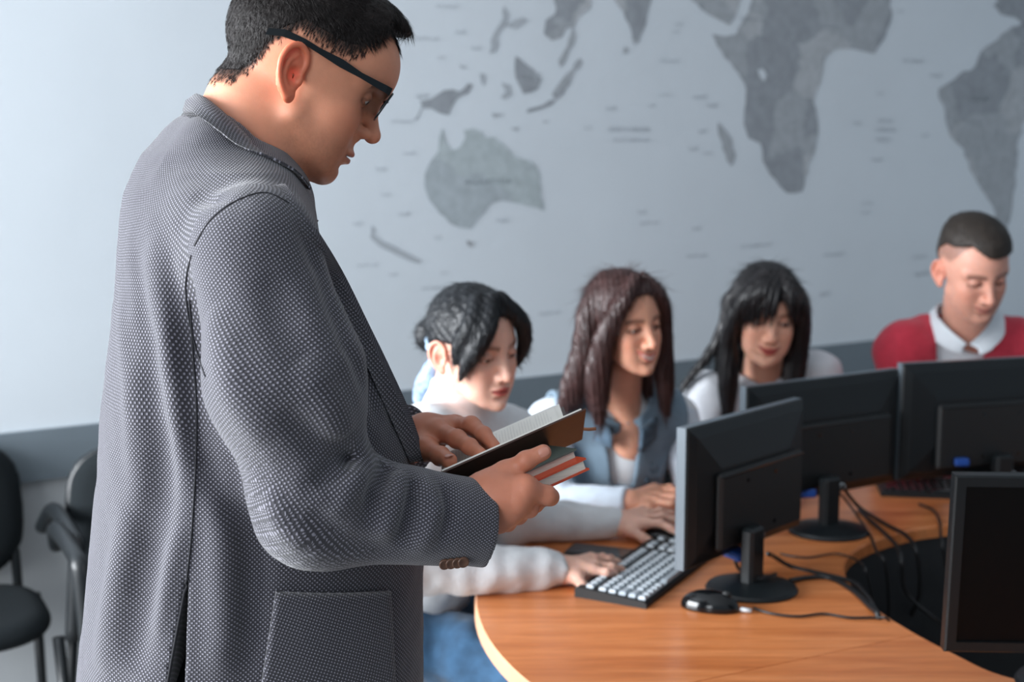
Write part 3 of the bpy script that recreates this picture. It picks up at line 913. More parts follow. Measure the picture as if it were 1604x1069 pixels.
# ------------------------------------------------------------------ chairs by the wall
M_cfab = mat('black_chair_fabric', srgb(30, 35, 38), 0.95, noise=0.25, nscale=300, bump=0.15, bscale=900, spec=0.2)
M_cpl = mat('black_chair_plastic', srgb(24, 28, 31), 0.4, noise=0.1)
def superpad(c, R, w, h, t, arch=0.0):
    def sd(p):
        q = (p - V3(c)) @ R.astype(f4)          # x = width, y = thickness, z = height
        q = q.copy(); q[:, 1] += arch * (q[:, 0] ** 2) * 4
        x = np.abs(q[:, 0]) / (w / 2); z = np.abs(q[:, 2]) / (h / 2)
        rr = (x ** 3.2 + z ** 3.2) ** (1 / 3.2)
        d2 = (rr - 1) * min(w, h) / 2
        dy = np.abs(q[:, 1]) - t / 2
        return smax(d2, dy, t * 0.8)
    return sd
def visitor_chair(c, ang, label, tablet=False):
    root = empty('visitor_chair', (c[0], c[1], 0)); tag(root, label, 'chair', 'black chairs along the wall')
    f = np.array([math.cos(ang), math.sin(ang), 0]); l = np.array([-f[1], f[0], 0]); up = np.array([0, 0, 1.0])
    o = np.array([c[0], c[1], 0])
    def seat_R(): return np.stack([l, up, f], 1)
    sc = o + up * 0.45
    V, Q = surface(superpad(sc, seat_R(), 0.47, 0.44, 0.06), sc - .3, sc + .3, 0.01); big_mesh('seat', V, Q, M_cfab, root)
    tilt = 0.16
    bu = up * math.cos(tilt) - f * math.sin(tilt); bf = f * math.cos(tilt) + up * math.sin(tilt)
    bc = o - f * 0.215 + up * 0.665
    Rb = np.stack([l, bf, bu], 1)
    V, Q = surface(superpad(bc, Rb, 0.44, 0.36, 0.05, 0.25), bc - .32, bc + .32, 0.01); big_mesh('backrest', V, Q, M_cfab, root)
    V, Q = surface(superpad(bc - bf * 0.028, Rb, 0.45, 0.37, 0.02, 0.25), bc - .32, bc + .32, 0.01); big_mesh('back_shell', V, Q, M_cpl, root)
    for s in (-1, 1):
        a = o + l * s * 0.19 - f * 0.2
        MB().tube([a + up * 0.42, a - f * 0.03 + up * 0.54, o + l * s * .16 - f * .24 + up * 0.62], 0.013, 10).build('back_post', M_cpl, root, True)
        MB().tube([o + l * s * .23 + f * .17 + up * .43, o + l * s * .25 + f * .22 + up * 0.0], [.014, .012], 10).build('leg', M_cpl, root, True)
        MB().tube([o + l * s * .23 - f * .19 + up * .43, o + l * s * .25 - f * .27 + up * 0.0], [.014, .012], 10).build('leg', M_cpl, root, True)
        # armrest
        q = [o + l * s * .26 + f * .20 + up * .43, o + l * s * .275 + f * .21 + up * .64, o + l * s * .275 + f * .16 + up * .675, o + l * s * .275 - f * .12 + up * .67, o + l * s * .26 - f * .22 + up * .60]
        MB().tube(catmull(q, 5), 0.02, 10).build('armrest', M_cpl, root, True)
    MB().tube([o + l * .23 + up * .42, o - l * .23 + up * .42], .012, 8).build('crossbar', M_cpl, root, True)
    if tablet:
        tc_ = o + l * 0.30 + f * 0.10 + up * 0.55
        b = MB(); b.box((0, 0, 0), (0.30, 0.02, 0.24), 0.008)
        t = b.build('writing_tablet', M_cpl, root)
        t.matrix_basis = Matrix.Translation(tc_) @ Matrix(((f[0], l[0], 0), (f[1], l[1], 0), (0, 0, 1))).to_4x4() @ Matrix.Rotation(-.3, 4, 'Y')
    return root
visitor_chair(tuple(at(-84, 950, 3.06)[:2]), -1.08, 'black fabric chair with armrests cut by the left photo edge')
visitor_chair(tuple(at(285, 900, 3.14)[:2]), -1.08, 'black fabric chair with raised armrest beside the coat hem')
# ------------------------------------------------------------------ people: shared anatomy (head frame in cm: x forward, y left, z up, origin between the ears)
M_skin = mat('skin', srgb(214, 160, 136), 0.48, noise=0.07, nscale=55, bump=0.05, bscale=700, sub=0.28, attr='Col', spec=0.4)
M_eye = mat('eye_surface', srgb(220, 220, 220), 0.12, attr='Col')
def hair_mat(name, c, rough=0.42, spec=0.5, bump=0.35, st=(1, 1, 1)):
    m = mat(name, c, rough, noise=0.35, nscale=70, bump=bump, bscale=160, spec=spec, stretch=st)
    return m
def ear_sdf(q):
    """q: points with y>0 side (mirrored). ear plate turned outwards at the back"""
    a = 0.42; c, s = math.cos(a), math.sin(a)
    x = q[:, 0] + 0.9; y = q[:, 1] - 7.35; z = q[:, 2] + 0.35
    # tip of 10 degrees backwards
    t = 0.16; x2 = x * math.cos(t) - z * math.sin(t) * -1; z2 = -x * math.sin(t) + z * math.cos(t)
    u = x2 * c - y * s; v = x2 * s + y * c
    e = np.stack([u, v, z2], 1).astype(f4)
    pl = ell(e, (-0.35, 0.05, 0.1), (1.75, 0.34, 3.0))
    hel = rchain(e, [(0.7, 0.15, -0.3), (1.15, 0.3, 1.0), (0.75, 0.45, 2.35), (-0.35, 0.55, 3.0), (-1.55, 0.6, 2.4), (-2.1, 0.6, 0.9), (-1.8, 0.5, -0.7), (-1.0, 0.35, -2.0), (-0.1, 0.2, -2.9)], [.28, .3, .33, .36, .36, .34, .32, .32, .4], 0.15)
    lob = ell(e, (0.25, 0.1, -2.75), (0.72, 0.34, 0.85))
    ant = rchain(e, [(-0.2, 0.2, 1.9), (-1.05, 0.3, 0.9), (-1.1, 0.3, -0.6), (-0.4, 0.25, -1.8), (0.4, .25, -1.9)], [.22, .3, .32, .28, .22], 0.2)
    d = smin(pl, hel, 0.22); d = smin(d, lob, 0.4); d = smin(d, ant, 0.3)
    d = smax(d, -ell(e, (0.1, 0.65, -0.35), (0.95, 0.75, 1.15)), 0.25)
    d = smin(d, ell(e, (0.95, 0.1, -0.75), (0.4, 0.42, 0.55)), 0.3)
    return d
def head_sdf(q, P):
    """q (n,3) cm"""
    m = q.copy(); m[:, 1] = np.abs(m[:, 1])
    w = P.get('w', 1.0)                          # face width
    mw = m.copy(); mw[:, 1] = mw[:, 1] / w
    d = ell(mw, (-0.7, 0, 4.3), (9.6, 7.45, 8.3))
    d = smin(d, ell(mw, (2.6, 0, 0.2), (6.4, 6.3, 8.2)), 2.0)
    jw = P.get('jaw', 1.0)
    d = smin(d, cap(mw, (1.3, 4.7 * jw, -4.6), (6.6, 2.4 * jw, -8.0), 1.5, 1.5), 2.4)
    d = smin(d, ell(mw, (5.0, 0, -5.6), (4.0, 3.9, 4.2)), 2.0)
    d = smin(d, ell(mw, (5.5, 3.7, -1.9), (2.7, 2.3, 2.6)), 1.6)          # cheeks
    d = smin(d, ell(mw, (4.9, 3.3, -4.9), (3.1, 2.3, 3.2)), 1.8)
    d = smin(d, ell(mw, (8.0 + P.get('chinx', 0), 0, -8.7), (1.75, 2.0 * jw, 1.6)), 1.6)     # chin
    if P.get('fore'): d = smin(d, ell(mw, (3.4 + P['fore'], 0, 4.2), (6.3, 6.3, 6.0)), 1.5)
    d = smin(d, cap(mw, (7.4, 0.0, 2.9), (5.9, 4.6, 2.9), 1.35, 1.1), 1.2)  # brow
    d = smax(d, -ell(mw, (9.7, 3.15, 1.0), (2.3, 2.0, 1.25)), 1.5)        # sockets
    nl = P.get('nose', 1.0)
    nz = P.get('nz', 0.0)
    d = smin(d, cap(m, (8.15, 0, 2.2), (8.0 + 2.7 * nl, 0, -2.5 + nz), 0.66, 0.86), 1.2)
    d = smin(d, ell(m, (8.1 + 2.55 * nl, 0, -2.75 + nz), (0.95, 0.95, 0.85)), 0.6)
    d = smin(d, ell(m, (9.1, 1.05, -2.95 + nz), (1.35, 0.75, 0.75)), 0.5)
    d = smin(d, ell(m, (8.6, .6, -3.6 + nz * .5), (0.95, 0.9, 0.7)), 0.5)
    # mouth
    sm = P.get('smile', 0.0)
    z = m[:, 2] - sm * 0.16 * m[:, 1] ** 2
    mm = np.stack([m[:, 0] + 0.10 * m[:, 1] ** 2, m[:, 1], z], 1).astype(f4)
    d = smin(d, ell(mm, (6.9, 0, -5.7), (2.5, 2.9, 2.3)), 1.2)
    wl = 2.25 + 0.5 * sm
    d = smin(d, ell(mm, (9.15, 0, -5.35), (0.75, wl, 0.50)), 0.35)
    d = smin(d, ell(mm, (9.0, 0, -6.35), (0.78, wl * .85, 0.55)), 0.35)
    d = smax(d, -ell(mm, (9.9, 0, -5.83), (1.1, wl + .1, 0.13)), 0.15)
    d = smax(d, -ell(mm, (9.7, 0, -7.35), (0.9, 1.6, 0.4)), 0.7)
    # eyelids
    op = P.get('open', 0.45); lo = P.get('lid', 0.0)
    lids = ell(m, (7.3, 3.15, 1.1), (1.30, 1.40, 1.22))
    slot = ell(m, (8.9, 3.2, 0.92 - lo), (1.4, 1.22, op))
    lids = smax(lids, -slot, 0.08)
    d = smin(d, lids, 0.28)
    d = smax(d, -np.where(np.abs(m[:, 1] - 3.15) < 2, ell(m, (8.6, 3.2, 0.92 - lo), (0.9, 1.15, op * .9)), 9).astype(f4), 0.08)
    if P.get('ears', True):
        d = smin(d, ear_sdf(m), 0.35)
    for (a, b, ra, rb, k) in P.get('neck', []):
        d = smin(d, cap(q, a, b, ra, rb), k)
    for (c, r, k) in P.get('blobs', []):
        d = smin(d, ell(q, c, r), k)
    return d
def skin_colors(v, P):
    n = len(v)
    base = np.array(P.get('tone', srgb(214, 160, 136)[:3]))[:3]
    c = np.tile(base, (n, 1))
    def blend(mask, col):
        nonlocal c
        mask = np.clip(mask, 0, 1)[:, None]
        c = c * (1 - mask) + np.array(col)[:3] * mask
    ay = np.abs(v[:, 1])
    g = lambda cx, cy, cz, r: np.exp(-(((v[:, 0] - cx) ** 2 + (ay - cy) ** 2 + (v[:, 2] - cz) ** 2) / r ** 2))
    warm = base * np.array([1.0, 0.72, 0.66])
    blend(0.45 * g(7, 4.6, -2.2, 2.4), warm)
    blend(0.5 * g(10.8, 0, -3, 1.5), warm)
    if P.get('ears', True):
        mv = v.astype(f4).copy(); mv[:, 1] = ay
        ed = ear_sdf(mv)
        blend(P.get('earred', .4) * np.clip(1 - np.abs(ed) / 0.35, 0, 1), base * np.array([1.05, 0.56, 0.46]))
    if P.get('stubble', 0):
        s = P['stubble']
        zone = np.clip((-v[:, 2] - 3.6) / 2.0, 0, 1) * np.clip((v[:, 0] - 0.0) / 2.0, 0, 1) * (v[:, 2] > -13)
        nz = 0.7 + 0.3 * vnoise(v.astype(f4), 6.0, 3)
        blend(s * zone * nz, base * np.array([0.50, 0.47, 0.46]))
    blend(.75 * np.exp(-(((v[:, 0] - 9.9) / .55) ** 2 + ((ay - .8) / .42) ** 2 + ((v[:, 2] + 3.75 - P.get('nz', 0)) / .3) ** 2)), srgb(70, 34, 28))  # nostrils have no hole; their inner darkness is painted into the skin colour
    if 'scalp' in P: blend(P['scalp'](v), np.array(srgb(58, 48, 44)[:3]))
    # eyebrows
    bz = 3.05 - 0.10 * (ay - 3.0) ** 2 + P.get('browlift', 0)
    bw = np.exp(-((v[:, 2] - bz) / 0.5) ** 2) * (ay > 1.1) * (ay < 5.2) * (v[:, 0] > 4.0)
    blend(bw * P.get('brow', 0.8), srgb(48, 36, 32))
    # lashes around the opening, widened by eye shade painted into the skin
    op = P.get('open', 0.45); lo = P.get('lid', 0)
    er = ((ay - 3.2) / 1.38) ** 2 + ((v[:, 2] - 0.92 + lo) / (op + 0.2)) ** 2
    blend(np.exp(-((er - 1.0) / P.get('lash_shade_w', 0.35)) ** 2) * (v[:, 0] > 6.6) * P.get('lash', 0.6), srgb(40, 28, 26))
    blend(0.5 * g(8.2, 3.2, 1.1, 1.9), base * np.array([0.62, 0.5, 0.47]))  # shade of the eye sockets painted into the skin colour
    # lips
    sm = P.get('smile', 0); wl = 2.25 + 0.5 * sm
    z = v[:, 2] - sm * 0.16 * ay ** 2
    lr = (ay / (wl + .1)) ** 2 + ((z + 5.85) / (0.95 - 0.12 * ay)) ** 2
    blend((1 - np.clip((lr - .8) / .35, 0, 1)) * (v[:, 0] > 6.5) * P.get('lips', 0.8), P.get('lipcol', srgb(168, 92, 84)))
    line = np.exp(-((z + 5.83) / 0.16) ** 2) * (ay < wl) * (v[:, 0] > 6.5)
    if P.get('teeth'): 
        tm = (np.abs(z + 5.8) < 0.42 * (1 - (ay / 2.4) ** 2)) & (ay < 2.3) & (v[:, 0] > 6.8)
        blend(tm * 0.95, srgb(252, 240, 228))
    else: blend(line * 0.8, srgb(80, 36, 34))
    return c
def head_mesh(o, R, s, P, h=0.22, lo=(-12, -10.5, -20), hi=(13.5, 10.5, 14)):
    f = lambda p: head_sdf(p, P)
    V, Q = surface(f, lo, hi, h)
    c = skin_colors(V, P)
    W = np.asarray(o) + (V * (0.01 * s)) @ R.T
    return W, Q, c
def join_parts(parts):
    vs, qs, cs = [], [], []; k = 0
    for V, Q, c in parts:
        if np.ndim(c) == 1: c = np.tile(np.array(c)[:3], (len(V), 1))
        vs.append(V); qs.append(Q + k); cs.append(c); k += len(V)
    return np.concatenate(vs), np.concatenate(qs), np.concatenate(cs)
def eyes(o, R, s, root, look=(0, 0), iris=(60, 42, 32)):
    for sy in (-1, 1):
        b = MB(); n, mseg = 20, 14; vs = []; cols = []; fs = []
        yaw, pit = look
        ax = np.array([math.cos(yaw) * math.cos(pit), math.sin(yaw) * math.cos(pit), -math.sin(pit)])
        t1 = np.cross(ax, [0, 0, 1]); t1 /= np.linalg.norm(t1); t2 = np.cross(ax, t1)
        for i in range(mseg + 1):
            a = math.pi * i / mseg * 0.999 + 1e-4
            for k in range(n):
                t = 2 * math.pi * k / n
                v = ax * math.cos(a) + (t1 * math.cos(t) + t2 * math.sin(t)) * math.sin(a)
                vs.append(v * 1.2 + np.array([7.3, 3.15 * sy, 1.1]))
                cols.append(srgb(8, 8, 9)[:3] if a < 0.25 else (srgb(*iris)[:3] if a < 0.55 else srgb(214, 208, 204)[:3]))
        for i in range(mseg):
            for k in range(n): fs.append((i * n + k, i * n + (k + 1) % n, (i + 1) * n + (k + 1) % n, (i + 1) * n + k))
        W = np.asarray(o) + (np.array(vs) * (0.01 * s)) @ R.T
        big_mesh('eye', W, np.array(fs), M_eye, root, colors=np.array(cols))

def to_head(o, R, s, p):
    """world point -> head frame (cm)"""
    return tuple(((np.asarray(p) - np.asarray(o)) @ R) / (0.01 * s))

# ---- hair strands: thin tapering ribbons grown from a point set
def strands(pts, nrms, dirf, length, width, n, seed, lift=0.25, segs=3, jit=0.25, curl=0.0):
    rs = np.random.RandomState(seed)
    i = rs.randint(0, len(pts), n)
    p = pts[i] + rs.normal(0, 0.06, (n, 3)); nn = nrms[i]
    d = dirf(p) + rs.normal(0, jit, (n, 3))
    d -= nn * (d * nn).sum(1, keepdims=True)
    d /= np.linalg.norm(d, axis=1, keepdims=True) + 1e-9
    L = (length(p) if callable(length) else np.full(n, length)) * rs.uniform(0.6, 1.2, n)
    d = d * (1 - lift) + nn * lift
    d /= np.linalg.norm(d, axis=1, keepdims=True)
    side = np.cross(d, nn + rs.normal(0, .3, (n, 3))); side /= np.linalg.norm(side, axis=1, keepdims=True) + 1e-9
    rows = []
    for k in range(segs + 1):
        t = k / segs
        w = width * (1 - t) ** 0.7 * 0.5 + 0.003
        c = p + d * (L * t)[:, None] - nn * (lift * 0.7 * L * t * t)[:, None]
        rows.append(c - side * w); rows.append(c + side * w)
    V = np.stack(rows, 1).reshape(-1, 3)
    m = 2 * (segs + 1)
    q = []
    for k in range(segs): q.append([2 * k, 2 * k + 1, 2 * k + 3, 2 * k + 2])
    Q = (np.arange(n)[:, None, None] * m + np.array(q)[None]).reshape(-1, 4)
    return V, Q
def normals_of(sdf, V, e=0.1):
    P = V.astype(f4); d0 = sdf(P)
    g = np.stack([sdf(P + V3(np.eye(3)[i] * e)) - d0 for i in range(3)], 1)
    return g / (np.linalg.norm(g, axis=1, keepdims=True) + 1e-9)

# ---- hands: joints given as world points
def hand_sdf(fingers, palm, web=0.006):
    """fingers: list of (points, radii); palm: list of (a, b, ra, rb)"""
    def f(p):
        pd = None
        for a, b, ra, rb in palm:
            e = cap(p, a, b, ra, rb); pd = e if pd is None else smin(pd, e, 0.014)
        out = pd
        for pts, rr in fingers:
            e = chain(p, pts, rr, 0.002)
            for q_, r_ in zip(pts[1:-1], rr[1:-1]):
                e = smin(e, ell(p, q_, (r_ * 1.1,) * 3), 0.004)     # knuckles
            out = smin(out, e, web)
        return out
    return f
def bounds(pts, m):
    a = np.array(pts); return a.min(0) - m, a.max(0) + m
def nail(p, d, up, w=0.0065, l=0.009, root=None, m=None):
    """small curved nail plate"""
    d = np.array(d, float); d /= np.linalg.norm(d); up = np.array(up, float); up -= d * up.dot(d); up /= np.linalg.norm(up)
    s = np.cross(d, up); vs = []; fs = []
    for i in range(6):
        for j in range(5):
            u = (i / 5 - .5) * 2; v = (j / 4 - .5) * 2
            r = 1 - 0.22 * max(0, u) ** 2 - 0.1 * max(0, -u) ** 2
            vs.append(np.array(p) + d * u * l * .5 * (1 - .15 * v * v) + s * v * w * .5 * r + up * (-0.0016 * v * v - 0.0006 * u * u))
    for i in range(5):
        for j in range(4): fs.append((i * 5 + j, i * 5 + j + 1, (i + 1) * 5 + j + 1, (i + 1) * 5 + j))
    o = mesh_obj('fingernail', np.array(vs), fs, m or M_nail, None, True)
    if root is not None: adopt(o, root)
    return o
M_nail = mat('fingernail', srgb(224, 176, 160), 0.25, noise=0.03)
# ------------------------------------------------------------------ the standing man
def march(sdf, pxs, tmax=4.0, t0=0.9):
    d = np.array([ray(x, y) for x, y in pxs]); d /= np.linalg.norm(d, axis=1, keepdims=True)
    t = np.full(len(d), t0)
    for _ in range(90):
        p = (np.array([0, 0, CH]) + d * t[:, None]).astype(f4)
        s = sdf(p)
        t = t + np.clip(s, -0.05, 0.05) * 0.8
        t = np.minimum(t, tmax)
    return np.array([0, 0, CH]) + d * t[:, None], t < tmax - 1e-3

def tweed_mat(name, dark, light, lam=0.0052, dots=True):
    m = bpy.data.materials.new(name); m.use_nodes = True
    nt = m.node_tree; N = nt.nodes; L = nt.links; b = N['Principled BSDF']
    b.inputs['Roughness'].default_value = 0.92; b.inputs['Specular IOR Level'].default_value = 0.2
    b.inputs['Sheen Weight'].default_value = 0.25; b.inputs['Sheen Roughness'].default_value = 0.6
    uv = N.new('ShaderNodeUVMap'); uv.uv_map = 'UVMap'
    sp = N.new('ShaderNodeSeparateXYZ'); L.new(uv.outputs[0], sp.inputs[0])
    def M(op, a, b_=None):
        n = N.new('ShaderNodeMath'); n.operation = op
        for i, v in enumerate((a, b_)):
            if v is None: continue
            if isinstance(v, (int, float)): n.inputs[i].default_value = v
            else: L.new(v, n.inputs[i])
        return n.outputs[0]
    nz = N.new('ShaderNodeTexNoise'); nz.inputs['Scale'].default_value = 90; nz.inputs['Detail'].default_value = 2
    L.new(uv.outputs[0], nz.inputs['Vector'])
    w = M('MULTIPLY', M('SUBTRACT', nz.outputs['Fac'], 0.5), 0.0016)
    u = M('ADD', sp.outputs[0], w); v = sp.outputs[1]
    k = 2 * math.pi / lam
    a = M('COSINE', M('MULTIPLY', M('ADD', u, v), k)); c = M('COSINE', M('MULTIPLY', M('SUBTRACT', u, v), k))
    s = M('ADD', a, c)
    mr = N.new('ShaderNodeMapRange'); mr.interpolation_type = 'SMOOTHSTEP'
    mr.inputs[1].default_value = 0.55; mr.inputs[2].default_value = 1.45
    L.new(s, mr.inputs[0])
    n2 = N.new('ShaderNodeTexNoise'); n2.inputs['Scale'].default_value = 700; n2.inputs['Detail'].default_value = 2
    L.new(uv.outputs[0], n2.inputs['Vector'])
    fac = M('MULTIPLY', mr.outputs[0], M('ADD', M('MULTIPLY', n2.outputs['Fac'], 1.1), 0.25))
    mx = N.new('ShaderNodeMix'); mx.data_type = 'RGBA'
    mx.inputs['A'].default_value = dark; mx.inputs['B'].default_value = light
    L.new(fac, mx.inputs['Factor'])
    L.new(mx.outputs['Result'], b.inputs['Base Color'])
    bp = N.new('ShaderNodeBump'); bp.inputs['Strength'].default_value = 0.35; bp.inputs['Distance'].default_value = 0.0006
    L.new(s, bp.inputs['Height']); L.new(bp.outputs[0], b.inputs['Normal'])
    return m
M_tweed = tweed_mat('tweed_wool', srgb(43, 42, 49), srgb(142, 140, 152))
M_seam = mat('dark_stitching', srgb(24, 24, 30), 0.9, noise=0.1)
M_lining = mat('dark_lining', srgb(20, 20, 26), 0.6, noise=0.1)

man = empty('person', (-0.34, 1.56, 0))
tag(man, 'standing man in grey tweed jacket and black glasses reading from an open book', 'person')
# --- skeleton and torso lofts
TD = 1.56
levels = [(215, 300, 400), (240, 250, 440), (270, 222, 462), (300, 204, 478), (330, 191, 490), (400, 178, 520), (500, 167, 570), (600, 158, 618), (700, 150, 655), (800, 142, 670), (900, 131, 676), (1000, 120, 678), (1069, 112, 679), (1250, 96, 684)]
yaw_m = 20 * D2R
Lz, Lx, La, Lb = [], [], [], []
bb_ = {215: .04, 240: .10, 270: .15, 300: .17, 330: .185}
for (py, l, r) in levels:
    b_ = bb_.get(py, 0.195)
    H = (r - l) / 2 / F * TD
    Lz.append(at(400, py, TD)[2]); Lx.append(((l + r) / 2 - 802) / F * TD / (_c + (534.5 - py) / F * _s) * 1.0)
    a2 = H * H - (b_ * math.sin(yaw_m)) ** 2
    La.append(math.sqrt(max(a2, 0.0012)) / math.cos(yaw_m) * 0.965); Lb.append(b_)
Lcx = [at((l + r) / 2, py, TD)[0] for (py, l, r) in levels]
SH = at(402, 395, 1.375); EL = at(497, 792, 1.345); CU = at(765, 822, 1.40)
SHf = at(330, 395, 1.76); ELf = at(470, 700, 1.80); CUf = at(640, 690, 1.63)
NB = at(370, 262, 1.545)
UA = at(446, 590, 1.345)
def jacket_base(p):
    d = loft(p, Lz, Lcx, TD, La, Lb, yaw_m, 2.25)
    for s_, r_ in ((SH, .060), (SHf, .060)):
        d = smin(d, cap(p, s_ + np.array([0, 0, .004]), NB + np.array([0.01, 0, -0.04]), r_, .058), 0.05)
    d = smin(d, ell(p, at(305, 345, 1.60), (0.070, 0.13, 0.11)), 0.05)
    d = smin(d, cap(p, at(338, 243, 1.50), at(338, 243, 1.63), .043, .043), 0.05)
    return d
def sleeve_base(p):
    d = cap(p, SH, UA, .0655, .078)
    d = smin(d, cap(p, UA, EL, .078, .060), 0.03)
    d = smin(d, cap(p, EL, CU, .062, .047), 0.035)
    return d
cn = (CU - EL) / np.linalg.norm(CU - EL)
# cuff plane leans as in the photograph
c1 = at(770, 755, 1.40); c2 = at(755, 893, 1.40)
cup = (c1 - c2) / np.linalg.norm(c1 - c2); cpn = cn - cup * cn.dot(cup); cpn /= np.linalg.norm(cpn)
cpc = (c1 + c2) / 2
def sleeve(p):
    d = sleeve_base(p)
    pl = ((p - V3(cpc)) @ V3(cpn))
    d = smax(d, pl, 0.004)
    inner = cap(p, CU - cn * 0.03, CU + cn * 0.06, .034, .037)
    return smax(d, -inner, 0.003)
def far_sleeve(p):
    d = cap(p, SHf, ELf, .062, .055)
    d = smin(d, cap(p, ELf, CUf, .055, .045), 0.03)
    cnf = (CUf - ELf) / np.linalg.norm(CUf - ELf)
    return smax(d, (p - V3(CUf)) @ V3(cnf), 0.004)
def jack0(p):
    return np.minimum(jacket_base(p), sleeve_base(p))
# folds located by where they are seen, carried on the surface
_F = []
def addfold(pxs, w, depth, base=jack0):
    P, ok = march(base, pxs); _F.append((P, w, depth))
addfold([(300, 430), (300, 520), (308, 600)], .016, -.010, jacket_base)
addfold([(262, 380), (285, 520), (300, 640), (300, 720)], .014, -.007, jacket_base)
addfold([(235, 360), (262, 520), (285, 660), (292, 790)], .016, .007, jacket_base)
addfold([(210, 380), (232, 540), (250, 700), (255, 820)], .015, -.007, jacket_base)
addfold([(190, 440), (205, 600), (215, 760)], .016, .006, jacket_base)
addfold([(262, 700), (240, 830), (220, 960), (205, 1060)], .020, -.010, jacket_base)
addfold([(300, 640), (340, 760), (390, 860)], .016, -.007, jacket_base)
addfold([(205, 790), (180, 920), (160, 1060)], .020, .009, jacket_base)
addfold([(285, 820), (262, 900), (240, 1000)], .014, .005, jacket_base)
addfold([(330, 720), (350, 830), (352, 960), (345, 1069)], .018, .008, jacket_base)
addfold([(385, 800), (395, 900), (392, 1060)], .016, -.006, jacket_base)
addfold([(250, 255), (310, 270), (370, 300)], .016, -.004, jacket_base)
addfold([(300, 300), (335, 320), (395, 330)], .010, -.004)
addfold([(455, 340), (505, 430), (545, 540), (570, 620)], .012, -.006)
addfold([(520, 460), (560, 560), (590, 650)], .014, -.006, jacket_base)
_n0 = len(_F)
# sleeve
addfold([(330, 480), (360, 590), (420, 700)], .020, .006, sleeve_base)
addfold([(420, 420), (450, 520), (500, 600)], .022, -.006, sleeve_base)
addfold([(470, 560), (520, 640), (540, 690)], .016, .006, sleeve_base)
addfold([(440, 640), (500, 700), (560, 700)], .013, -.005, sleeve_base)
addfold([(590, 690), (540, 720), (490, 760)], .011, -.009, sleeve_base)
addfold([(600, 712), (560, 750), (530, 800)], .010, .008, sleeve_base)
addfold([(612, 725), (590, 765), (575, 820)], .010, -.009, sleeve_base)
addfold([(628, 738), (618, 785), (600, 845)], .010, .008, sleeve_base)
addfold([(645, 748), (645, 800), (625, 860)], .010, -.007, sleeve_base)
addfold([(668, 752), (680, 800), (660, 860)], .010, .006, sleeve_base)
addfold([(690, 755), (705, 800), (690, 850)], .009, -.004, sleeve_base)
addfold([(420, 760), (440, 820), (480, 860)], .014, .004, sleeve_base)
addfold([(480, 800), (540, 850), (620, 870)], .014, -.005, sleeve_base)
_F = _F[:_n0] + [(a, b, c * 1.35) for a, b, c in _F[_n0:]]
vent_a = march(jacket_base, [(293, 902), (276, 985), (262, 1069), (255, 1110)])[0]
vent_b = march(jacket_base, [(294, 902), (291, 985), (289, 1069), (288, 1110)])[0]
def disp(p):
    out = np.zeros(len(p), f4)
    for P_, w, dep in _F: out += fold(p, P_, w, dep * 1.45)
    out += 0.0016 * vnoise(p, 18.0, 2) + 0.0008 * vnoise(p, 45.0, 5)
    return out
def jacket(p):
    dt = jacket_base(p); ds = np.minimum(sleeve(p), far_sleeve(p))
    d = smin(dt, ds, 0.022)
    near = np.abs(d) < 0.06
    if near.any(): d[near] = d[near] - disp(p[near])
    # neck opening
    d = smax(d, -cap(p, at(382, 235, 1.545), at(425, 130, 1.56), .055, .058), 0.006)
    # side vent, a wedge lying open
    n = ((p - V3(vent_a[0])) @ V3(np.cross(vent_a[2] - vent_a[0], [0, 1, 0]) / np.linalg.norm(np.cross(vent_a[2] - vent_a[0], [0, 1, 0]))))
    m = ((p - V3(vent_b[0])) @ V3(np.cross(vent_b[2] - vent_b[0], [0, 1, 0]) / np.linalg.norm(np.cross(vent_b[2] - vent_b[0], [0, 1, 0]))))
    wedge = np.maximum(np.maximum(-n, m), p[:, 2] - vent_a[0][2]) * 1.0
    wedge = np.maximum(wedge, p[:, 1] - 1.62)
    return smax(d, -wedge, 0.003)
JV, JQ = surface(jacket, (-0.62, 1.2, 0.78), (0.02, 1.9, 1.66), 0.0042)
